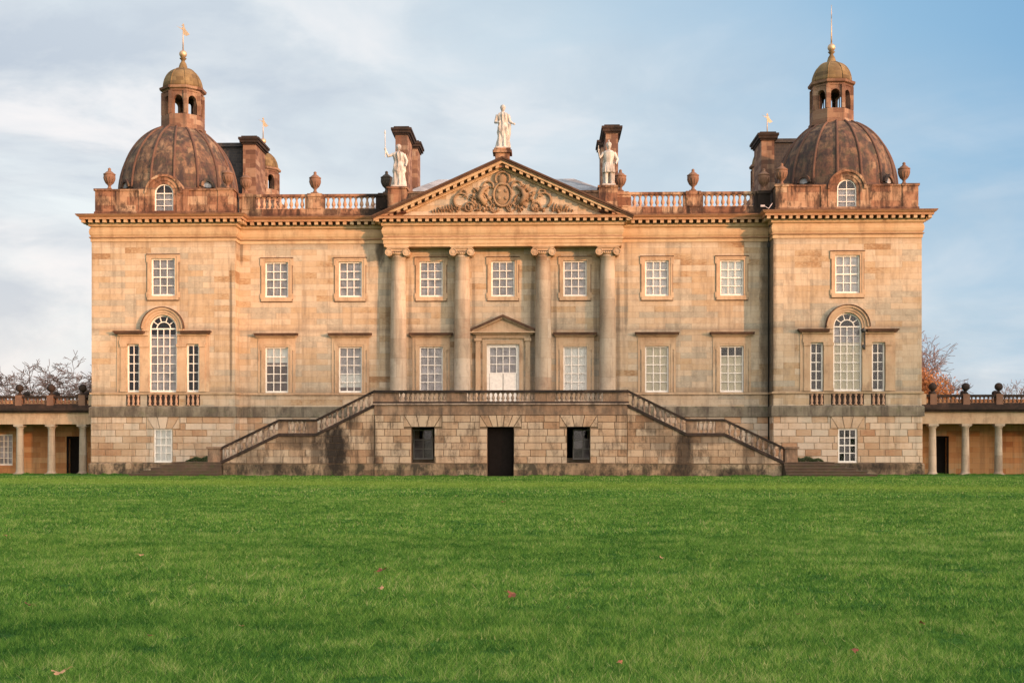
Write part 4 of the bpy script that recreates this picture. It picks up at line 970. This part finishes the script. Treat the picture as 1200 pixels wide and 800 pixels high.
# ------------------------------------------------------------------ urns and statues on the roof line
def urn_mesh(sc=1.0):
    mb = MB(); mb.box(-.2, .2, -.2, .2, 0, .08)
    mb.lathe([(r*sc, z) for r, z in [(.17, .08), (.12, .14), (.08, .24), (.10, .30), (.2, .40), (.29, .58), (.345, .78), (.35, .86), (.30, .90), (.36, .93), (.36, .98), (.27, 1.03), (.2, 1.10), (.11, 1.16), (.08, 1.22), (.10, 1.27), (.07, 1.33), (.001, 1.37)]], n=24)
    for k in range(12):
        a = 2*PI*k/12; mb.tube([(.21*math.cos(a), .21*math.sin(a), .42), (.3*math.cos(a), .3*math.sin(a), .6), (.345*math.cos(a), .345*math.sin(a), .76)], .022, 4)
    return mb
urns = [(-23.55, .75, 16.98, 'light stone urn on the far left corner of the left tower parapet', 0),
        (-16.42, .75, 16.98, 'stone urn on the inner front corner of the left tower parapet', 0),
        (-15.5, 1.5, 16.83, 'stone urn at the left end of the roof balustrade, close beside the tower', 0),
        (-11.31, 1.5, 16.83, 'stone urn standing free on the middle pier of the left roof balustrade', 0),
        (-7.0, 1.5, 16.83, 'blackened urn behind the statue with the raised spear', 1),
        (7.0, 1.5, 16.83, 'reddish urn just right of the helmeted statue', 0),
        (11.31, 1.5, 16.83, 'stone urn standing free on the middle pier of the right roof balustrade', 0),
        (15.5, 1.5, 16.83, 'stone urn at the right end of the roof balustrade beside the right tower', 0),
        (16.42, .75, 16.98, 'stone urn on the inner front corner of the right tower parapet', 0),
        (23.55, .75, 16.98, 'stone urn on the far right corner of the right tower parapet', 0)]
um = urn_mesh(); u0 = None; u1 = None
for x, y, z, lab, dk_ in urns:
    if dk_: o = um.build('roof_urn', M_urnd)
    elif u0 is None: u0 = o = um.build('roof_urn', M_urn)
    else: o = u0.copy(); col.objects.link(o)
    o.location = (x, y, z); o.rotation_euler = (0, 0, random.uniform(-.3, .3)); tag(o, lab, 'urn', 'stone urns along the roof line')
def statue(name, loc, label, kind):
    mb = MB()
    def robe(prof, k=9, am=.07, tw=1.5, cx=lambda z: 0, sy=.75):
        n = 40; vs = []; fs = []
        for r, z in prof:
            for i in range(n):
                a = 2*PI*i/n; rr = r*(1+am*math.sin(k*a+tw*z)+am*.5*math.sin((k+4)*a-2*z)); vs.append((cx(z)+rr*math.cos(a), rr*math.sin(a)*sy, z))
        for j in range(len(prof)-1):
            for i in range(n): fs.append((j*n+i, j*n+(i+1) % n, (j+1)*n+(i+1) % n, (j+1)*n+i))
        b0 = [tuple(range(n))[::-1], tuple((len(prof)-1)*n+i for i in range(n))]
        mb.add(vs, fs+b0, True)
    H = 2.45
    mb.box(-.42, .42, -.34, .34, 0, .12)
    sway = lambda z: .04*math.sin(z*1.6)
    if kind == 'soldier':
        for s in (-1, 1): mb.tube([(s*.17, -.02, .1), (s*.17, -.05, .55), (s*.15, 0, 1.1)], [.11, .12, .16], 10); mb.ball(s*.18, -.12, .16, .1, 8, 6, sy=1.6)
        robe([(.40, .78), (.40, .95), (.30, 1.3)], 14, .06)
        mb.prism([(-.36, .12), (.36, .12), (.40, 1.0), (.34, 1.9), (-.34, 1.9), (-.40, 1.0)], .12, .26)
        robe([(.27, 1.2), (.27, 1.4), (.34, 1.75), (.36, 1.92), (.26, 2.02), (.12, 2.06)], 6, .015)
    else:
        robe([(.42, .1), (.38, .3), (.33, .6), (.33, 1.0), (.32, 1.25), (.26, 1.45), (.30, 1.7), (.33, 1.88), (.24, 2.0), (.11, 2.06)], 8, .15, 1.6, sway)
        robe([(.30, .75), (.37, .95), (.37, 1.2), (.29, 1.45)], 5, .14, 6, sway)           # cloak across the hips
    mb.tube([(0, 0, 1.98), (0, -.01, 2.14)], .095, 10)
    mb.ball(0, -.02, 2.27, .16, 16, 12, sx=.88, sy=1.0, sz=1.18); mb.ball(0, -.18, 2.25, .03, 8, 6); mb.ball(0, .04, 2.32, .17, 14, 8, sz=.95)
    if kind == 'soldier': mb.ball(0, .02, 2.38, .18, 14, 8, sz=.9); mb.tube([(0, -.14, 2.5), (0, 0, 2.6), (0, .2, 2.5), (0, .24, 2.3)], .05, 8)
    if kind == 'spear':
        mb.tube([(-.3, 0, 1.9), (-.62, -.05, 1.78), (-.78, -.12, 2.12)], [.11, .09, .06], 10); mb.ball(-.79, -.13, 2.18, .075, 8, 6)
        mb.tube([(-.78, -.16, 1.7), (-.8, -.16, 3.1)], [.028, .028], 6); mb.lathe([(.06, 3.05), (.001, 3.3)], -.8, -.16, 8)
        mb.tube([(.32, 0, 1.88), (.50, -.02, 1.5), (.46, -.16, 1.2)], [.11, .09, .06], 10)
    elif kind == 'soldier':
        mb.tube([(-.33, 0, 1.9), (-.58, -.04, 1.62), (-.66, -.12, 1.98)], [.11, .09, .06], 10); mb.ball(-.66, -.13, 2.05, .07, 8, 6); mb.tube([(-.66, -.16, 1.9), (-.67, -.16, 2.3)], .03, 6)
        mb.tube([(.33, 0, 1.9), (.56, 0, 1.52), (.44, -.14, 1.25)], [.12, .09, .07], 10)
    else:
        mb.tube([(.33, 0, 1.9), (.46, -.05, 1.5), (.68, -.2, 1.36)], [.11, .09, .05], 10); mb.ball(.72, -.22, 1.36, .065, 8, 6)
        mb.tube([(-.33, 0, 1.9), (-.46, -.04, 1.48), (-.22, -.3, 1.42)], [.11, .09, .06], 10); mb.ball(-.2, -.32, 1.45, .07, 8, 6)
        mb.tube([(.42, -.05, 1.4), (.40, -.02, .9), (.36, -.02, .4)], [.1, .1, .05], 8)
    o = mb.build(name, M_marble); o.location = loc
    rm_ = o.modifiers.new('remesh', 'REMESH'); rm_.mode = 'VOXEL'; rm_.voxel_size = .017; rm_.use_smooth_shade = True
    tag(o, label, 'statue', 'white statues on the pediment'); return o
statue('stone_statue', (0.02, YP+.1, 19.15), 'white robed statue with an outstretched hand on the pediment peak', 'robed').scale = (.95, .95, 1.07)
statue('stone_statue', (-6.15, YP+.15, 16.94), 'white draped statue raising a spear, left of the pediment', 'spear').scale = (.98, .98, 1.05)
statue('stone_statue', (6.25, YP+.15, 16.94), 'white helmeted soldier statue in a tunic, right of the pediment', 'soldier').scale = (.92, .92, 1.04)
# lantern on the right Venetian window, security camera in the right roof corner
t_ = empty('wall_lamp', (21.05, -.2, 8.3)); tag(t_, 'black wall lamp beside the arched window of the right tower', 'lamp')
mb = MB(); mb.tube([(0, .15, .1), (-.1, -.25, .2), (-.16, -.3, .1)], .03, 6); mb.lathe([(.03, .22), (.15, .12), (.12, -.04), (.07, -.07)], -.16, -.3, 12); mb.build('lamp_housing', M_iron, t_)
mb = MB(); mb.box(-.03, .03, .0, .12, -1.0, .05); mb.box(-.14, -.0, -.05, .12, -.9, -.72); mb.build('conduit', M_iron, t_)
t_ = empty('security_camera', (15.3, 0.2, 15.45)); tag(t_, 'small pale security camera on an arm in the corner above the right cornice', 'camera')
mb = MB(); mb.tube([(.5, .1, .45), (.25, -.1, .1), (0, -.1, .25)], .025, 6); mb.build('bracket', M_net, t_); mb = MB(); mb.box(-.22, .03, -.15, 0, .2, .31); mb.build('camera_housing', M_net, t_)

# ------------------------------------------------------------------ trees
def plain_bark(name, c): return plain(name, c, .9, var=.3, sc=3)
M_bark = plain_bark('pale_bark', (.19, .135, .11)); M_bark2 = plain_bark('twig_bark', (.31, .20, .175))
m, t, b = newmat('autumn_leaf'); g = nn(t, 'ShaderNodeObjectInfo'); ge = nn(t, 'ShaderNodeNewGeometry')
SETC(t, b, RAMP(NOISE(ge.outputs['Position'], 2.2, 3, tree=t), [(.3, (.20, .055, .015)), (.5, (.36, .12, .025)), (.7, (.42, .19, .05))], tree=t)); b.inputs['Roughness'].default_value = .8; M_leaf = m
def bare_tree(name, x, y, h, spread, label, seed, leaves=0, mats=(M_bark, M_bark2), levels=6, group=None, rtr=None, dens=1.0):
    rg = random.Random(seed); root = empty(name, (x, y, 0)); tag(root, label, 'tree', group)
    tr = MB(); cr = MB(); tips = []
    def grow(p, d, ln, r, lv):
        n = 4; pts = [p.copy()]; rad = [r]; q = p.copy(); dd = d.copy()
        for i in range(n):
            dd = (dd+Vector((rg.uniform(-1, 1), rg.uniform(-1, 1), rg.uniform(-.35, .6)))*.16).normalized(); q = q+dd*ln/n; pts.append(q.copy()); rad.append(max(r*(1-.42*(i+1)/n), .017))
        (tr if lv < 2 else cr).tube(pts, rad, 7 if lv < 2 else (4 if lv < 4 else 3), caps=False)
        if lv >= levels: tips.append(q); return
        k = 3 if lv < 3 else (3 if rg.random() < .5*dens else 2)
        if lv == 0: k = 5
        for i in range(k):
            ax = dd.orthogonal().normalized(); ax.rotate(Matrix.Rotation(rg.uniform(0, 2*PI), 3, dd)); an = R(rg.uniform(22, 58) if lv else rg.uniform(28, 68))
            nd = dd.copy(); nd.rotate(Matrix.Rotation(an, 3, ax)); nd = Vector((nd.x*spread, nd.y*spread, nd.z*.95+.06)).normalized()
            st = pts[rg.choice((2, 3, 4))] if i else pts[-1]
            grow(st, nd, ln*rg.uniform(.66, .84), rad[-1]*rg.uniform(.6, .85), lv+1)
    grow(Vector((0, 0, -.1)), Vector((0, 0, 1)), h*.27, h*.03 if rtr is None else rtr, 0)
    zz = sorted(v[2] for v in cr.v); kf = h/zz[int(len(zz)*.995)]
    for q in (tr, cr): q.v = [(v[0]*kf, v[1]*kf, v[2]*kf) for v in q.v]
    tips = [p*kf for p in tips]
    tr.build('trunk', mats[0], root); cr.build('branches', mats[1], root)
    if leaves:
        lfm = MB()
        for _ in range(leaves):
            p = rg.choice(tips)+Vector([rg.gauss(0, .35) for _ in range(3)]); a = Vector([rg.uniform(-1, 1) for _ in range(3)]).normalized(); b_ = a.orthogonal().normalized(); z = rg.uniform(.06, .13)
            lfm.add([tuple(p-a*z), tuple(p+b_*z*.7), tuple(p+a*z), tuple(p-b_*z*.7)], [(0, 1, 2, 3)])
        lfm.build('crown', M_leaf, root)
    return root
bare_tree('bare_tree', -44.5, 45, 9.7, 1.9, 'wide bare tree behind the left colonnade, nearest the house', 4, levels=7, dens=1.6)
bare_tree('bare_tree', -57, 75, 9.6, 1.6, 'fainter bare tree at the left edge, behind the left colonnade', 9, levels=7)
bare_tree('bare_tree', -50.5, 68, 9.4, 1.2, 'low bare tree seen between the other bare trees on the left', 12, levels=7)
bare_tree('bare_tree', 34.8, 42, 11.8, 1.15, 'tall bare tree showing just right of the right tower', 21, levels=7, dens=1.7)
bare_tree('autumn_tree', 33.1, 36, 8.0, .8, 'orange leaved tree low beside the right tower, behind the colonnade', 23, leaves=16000)
bare_tree('bare_tree', 56.5, 70, 9.0, 1.2, 'small bare tree at the right edge, behind the right colonnade', 33, levels=6)

# unseen belt of bare wood, added and shaped to shade the lower facade
rg = np.random.default_rng(5)
u_ = Vector((math.sin(R(SUN_AZ)), -math.cos(R(SUN_AZ)), 0)); v_ = Vector((u_.y, -u_.x, 0)) * -1
nq = 80000
a = rg.uniform(-75, 105, nq); d = rg.uniform(150, 172, nq)
top = 24.9+2.6*np.exp(-((a-1)/6.5)**2)+.5*np.sin(a*.23+1)+.4*np.sin(a*.51)  # crown line shaped to set where the shade ends on the walls
z = top*rg.uniform(0, 1, nq)**.85+rg.normal(0, 1.3, nq); z = np.maximum(z, .3)
c3 = np.stack([u_.x*d+v_.x*a, u_.y*d+v_.y*a, z], 1)
sz = rg.uniform(.18, .42, nq)[:, None]
d1 = rg.normal(size=(nq, 3)); d1 /= np.linalg.norm(d1, axis=1)[:, None]; d2 = np.cross(d1, rg.normal(size=(nq, 3))); d2 /= np.linalg.norm(d2, axis=1)[:, None]
V4 = np.stack([c3-d1*sz, c3+d2*sz, c3+d1*sz, c3-d2*sz], 1).reshape(-1, 3)
def bulk(name, V, k, mat, attr=None):
    n = len(V)//k; me = bpy.data.meshes.new(name); me.vertices.add(len(V)); me.vertices.foreach_set('co', V.astype(np.float32).ravel())
    me.loops.add(len(V)); me.loops.foreach_set('vertex_index', np.arange(len(V), dtype=np.int32))
    me.polygons.add(n); me.polygons.foreach_set('loop_start', np.arange(0, len(V), k, dtype=np.int32)); me.update(calc_edges=True)
    if attr is not None: at = me.attributes.new('tone', 'FLOAT', 'FACE'); at.data.foreach_set('value', attr.astype(np.float32))
    me.materials.append(mat); o = bpy.data.objects.new(name, me); col.objects.link(o); return o
wd = bulk('unseen_shade_wood', V4, 4, M_bark); tag(wd, kind='stuff')

# ------------------------------------------------------------------ lawn grass
m, t, b = newmat('grass_blades'); g = nn(t, 'ShaderNodeNewGeometry'); P = g.outputs['Position']
at = nn(t, 'ShaderNodeAttribute', attribute_name='tone'); v = lawn_colour(t, P)
s_ = nn(t, 'ShaderNodeSeparateXYZ'); t.links.new(P, s_.inputs[0])
vv = M('ADD', M('MULTIPLY', M('SUBTRACT', v, .5, tree=t), .75, tree=t), at.outputs['Fac'], True, tree=t)
c = RAMP(vv, [(0.0, (.014, .06, .012)), (.3, (.055, .155, .022)), (.6, (.135, .285, .042)), (.86, (.29, .43, .085)), (1.0, (.50, .47, .20))], tree=t)
c = MIX(M('MULTIPLY', strip(t, s_, P), .45, tree=t), c, (.33, .42, .07), tree=t)  # same painted streak of sunlight on the blades
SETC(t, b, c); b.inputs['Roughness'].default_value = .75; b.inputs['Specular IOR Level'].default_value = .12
tr = nn(t, 'ShaderNodeBsdfTranslucent'); t.links.new(c, tr.inputs[0]); mx = nn(t, 'ShaderNodeMixShader'); mx.inputs[0].default_value = .3
out = [n for n in t.nodes if n.type == 'OUTPUT_MATERIAL'][0]; t.links.new(b.outputs[0], mx.inputs[1]); t.links.new(tr.outputs[0], mx.inputs[2]); t.links.new(mx.outputs[0], out.inputs[0]); M_blade = m
rg = np.random.default_rng(11)
def hump(x, y):      # slow variation of blade height: tussocks and thin places
    r = .55*np.sin(x*1.3+3*np.sin(y*.8))*np.sin(y*1.9+2*np.sin(x*.9))
    for fx, am in ((3.1, .5), (7.3, .45), (14.0, .7), (26.0, .8)): r = r+am*vnoise(x*fx, y*fx)
    return r
def vnoise(x, y):
    xi, yi = np.floor(x), np.floor(y); u, v = x-xi, y-yi; u = u*u*(3-2*u); v = v*v*(3-2*v)
    def hsh(a, b): q = np.sin(a*127.1+b*311.7)*43758.5453; return (q-np.floor(q))*2-1
    return (hsh(xi, yi)*(1-u)+hsh(xi+1, yi)*u)*(1-v)+(hsh(xi, yi+1)*(1-u)+hsh(xi+1, yi+1)*u)*v
def gaps(x, y):      # worn hollows where the turf is thin and low
    return np.clip((vnoise(x*1.7+9, y*3.1)+.6*vnoise(x*4.3, y*6.7+5)-.62)*3.5, 0, 1)
vs_all = []; tn_all = []
for d0, d1_, dens, hh, ww in ((5.5, 13, 5200, .043, .0055), (13, 24, 2200, .046, .009), (24, 42, 650, .05, .016), (42, 73.6, 150, .055, .030)):
    half = .42*d1_+4.5; area = (d1_-d0)*2*half; n = int(area*dens)
    y = rg.uniform(d0, d1_, n); x = rg.uniform(-half, half, n); k = np.abs(x+.02*y) < .42*y+4.5; x, y = x[k], y[k]; n = len(x)
    wx = x+2.488; wy = y-77.356
    ok = ~((wy > -4.3) & (np.abs(wx) < 21)); x, y, wx, wy = x[ok], y[ok], wx[ok], wy[ok]; n = len(wx)
    hm = hump(wx, wy); gp = gaps(wx, wy); h = hh*np.clip(1+.34*hm, .35, 2)*(1-.72*gp)*rg.uniform(.55, 1.35, n); th_ = rg.uniform(0, PI, n); ln = rg.normal(0, .9, (n, 2))
    w_ = ww*rg.uniform(.7, 1.3, n); bx, by = np.cos(th_)*w_*.5, np.sin(th_)*w_*.5*.5
    p0 = np.stack([wx-bx, wy-by, np.zeros(n)], 1); p1 = np.stack([wx+bx, wy+by, np.zeros(n)], 1)
    p3 = np.stack([wx+ln[:, 0]*h*.8, wy+ln[:, 1]*h*.8, h], 1)
    vs_all.append(np.stack([p0, p1, p3], 1).reshape(-1, 3)); tn_all.append(np.clip(rg.normal(.46, .22, n)+.20*hm-.32*gp+(rg.random(n) < .02)*.4, 0, 1))
ex = []      # taller tufts left by the mower along the foot of the walls
for xa, xb, yy in ((-15.8, 15.8, TY-.19), (15.4, 20.8, -4.55), (-20.8, -15.4, -4.55), (20.6, 24.5, -.2), (-24.5, -20.6, -.2), (24.5, 46, 1.15), (-46, -24.5, 1.15)):
    n = int((xb-xa)*420); x = rg.uniform(xa, xb, n); hm = vnoise(x*2.3, x*0+yy)+.6*vnoise(x*7.1, x*0+3); y = yy-np.abs(rg.normal(0, .10, n)); h = .07*np.clip(1+.9*hm, .3, 2.6)*rg.uniform(.5, 1.2, n); w_ = rg.uniform(.012, .025, n)
    ok = ~((np.abs(x) < .75) & (yy < -3) & (yy > -4)); x, y, h, w_ = x[ok], y[ok], h[ok], w_[ok]; n = len(x); z0_ = np.zeros(n); ln = rg.normal(0, .5, (n, 2))
    ex.append(np.stack([np.stack([x-w_*.5, y, z0_], 1), np.stack([x+w_*.5, y, z0_], 1), np.stack([x+ln[:, 0]*h, y+ln[:, 1]*h*.5, h], 1)], 1).reshape(-1, 3)); tn_all.append(np.clip(rg.normal(.35, .2, n), 0, 1)); vs_all.append(ex[-1])
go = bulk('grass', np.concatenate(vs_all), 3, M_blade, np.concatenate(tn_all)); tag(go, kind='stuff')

# low mossy shrubs at the foot of the towers
M_ivy = plain('ivy_leaf', (.05, .075, .02), .7, var=.3, sc=9)
for s, lab in ((-1, 'low green shrub on the steps below the white blind basement window, left side'), (1, 'low dark shrub on the steps at the foot of the right tower')):
    root = empty('low_shrub', (s*17.5, -.55, .78)); tag(root, lab, 'shrub'); mb = MB(); r2 = random.Random(70+s)
    for _ in range(2600):
        x = r2.uniform(-1.05, 1.05); h = .27*math.sqrt(max(0, 1-(x/1.08)**2))*(1+.25*math.sin(x*9)); p = Vector((x, r2.uniform(-.25, .3), r2.uniform(0, 1)**.6*h)); a = Vector([r2.uniform(-1, 1) for _ in range(3)]).normalized(); b_ = a.orthogonal().normalized(); z = r2.uniform(.02, .045)
        mb.add([tuple(p-a*z), tuple(p+b_*z*.8), tuple(p+a*z), tuple(p-b_*z*.8)], [(0, 1, 2, 3)])
    mb.build('foliage', M_ivy, root)

# fallen leaves lying on the lawn
m, t, b = newmat('dead_leaf'); ge = nn(t, 'ShaderNodeNewGeometry'); oi = nn(t, 'ShaderNodeObjectInfo')
c = RAMP(M('ADD', M('MULTIPLY', NOISE(ge.outputs['Position'], 18, 4, tree=t), .5, tree=t), M('MULTIPLY', oi.outputs['Random'], .5, tree=t), tree=t), [(.2, (.14, .035, .012)), (.5, (.34, .12, .05)), (.8, (.48, .27, .13))], tree=t)
SETC(t, b, c); b.inputs['Roughness'].default_value = .7; M_dead = m
def leafmesh(seed):
    r2 = random.Random(seed); mb = MB(); lob = 5; pts = []
    for k in range(lob*4):
        a = 2*PI*k/(lob*4); r = .5+.5*abs(math.cos(a*lob/2))**1.5; r *= r2.uniform(.85, 1.1)
        pts.append((r*math.cos(a), r*math.sin(a)*.8, .28*math.cos(a*2+seed)*r+.1*r2.random()+.12))
    n = len(pts); mb.add([(0, 0, .08)]+pts, [(0, 1+k, 1+(k+1) % n) for k in range(n)], True); mb.tube([(.8, 0, .1), (1.3, .1, .3), (1.6, .1, .25)], .03, 4); return mb
lv = [leafmesh(k) for k in range(3)]; lmesh = [None]*3
def ground(px, py, hz=.035):
    f, pp, hy, yaw = 1545.4, 586.9, 524.5, .0333; dpt = f*(1.6-hz)/(py-hy); r_ = dpt*(px-pp)/f
    return (2.488+r_*math.cos(yaw)-dpt*math.sin(yaw), -77.356+dpt*math.cos(yaw)+r_*math.sin(yaw), hz)
LV = [(601, 697, 12, 'pale orange fallen leaf, biggest in the middle of the lawn'), (446, 689, 9, 'red fallen leaf just below another, left of the middle of the lawn'), (448, 668, 10, 'brown fallen leaf just above a red one, left of the middle of the lawn'),
      (33, 708, 9, 'pinkish fallen leaf near the left edge of the lawn'), (70, 788, 17, 'largest brown fallen leaf, in the bottom left corner of the lawn'), (1080, 730, 8, 'dark red fallen leaf near the right edge of the lawn'),
      (1000, 762, 10, 'dark brown fallen leaf low on the right of the lawn'), (935, 719, 5, 'tiny tan fallen leaf right of the middle of the lawn'), (775, 653, 6, 'small tan fallen leaf, farthest right of the middle'),
      (165, 650, 6, 'small orange fallen leaf on the left of the lawn, far from the others'), (6, 627, 5, 'tiny brown fallen leaf at the extreme left edge of the lawn'), (590, 588, 4, 'tiny fallen leaf far away in front of the house door'),
      (726, 776, 8, 'tan fallen leaf near the bottom of the lawn, right of the middle'), (175, 744, 6, 'small buff fallen leaf low on the left of the lawn'), (283, 733, 5, 'tiny yellow fallen leaf on the lower left of the lawn')]
for i, (px, py, wpx, lab) in enumerate(LV):
    p = ground(px, py, .062); dpt = p[1]+77.36; k = i % 3
    if lmesh[k] is None: o = lv[k].build('fallen_leaf', M_dead); lmesh[k] = o
    else: o = lmesh[k].copy(); col.objects.link(o)
    sc = wpx*dpt/1545.4/2*1.3; o.location = p; o.scale = (sc, sc, sc*1.1); o.rotation_euler = (random.uniform(-.5, .1), random.uniform(-.3, .3), random.uniform(0, 6)); tag(o, lab, 'leaf', 'fallen leaves on the lawn')
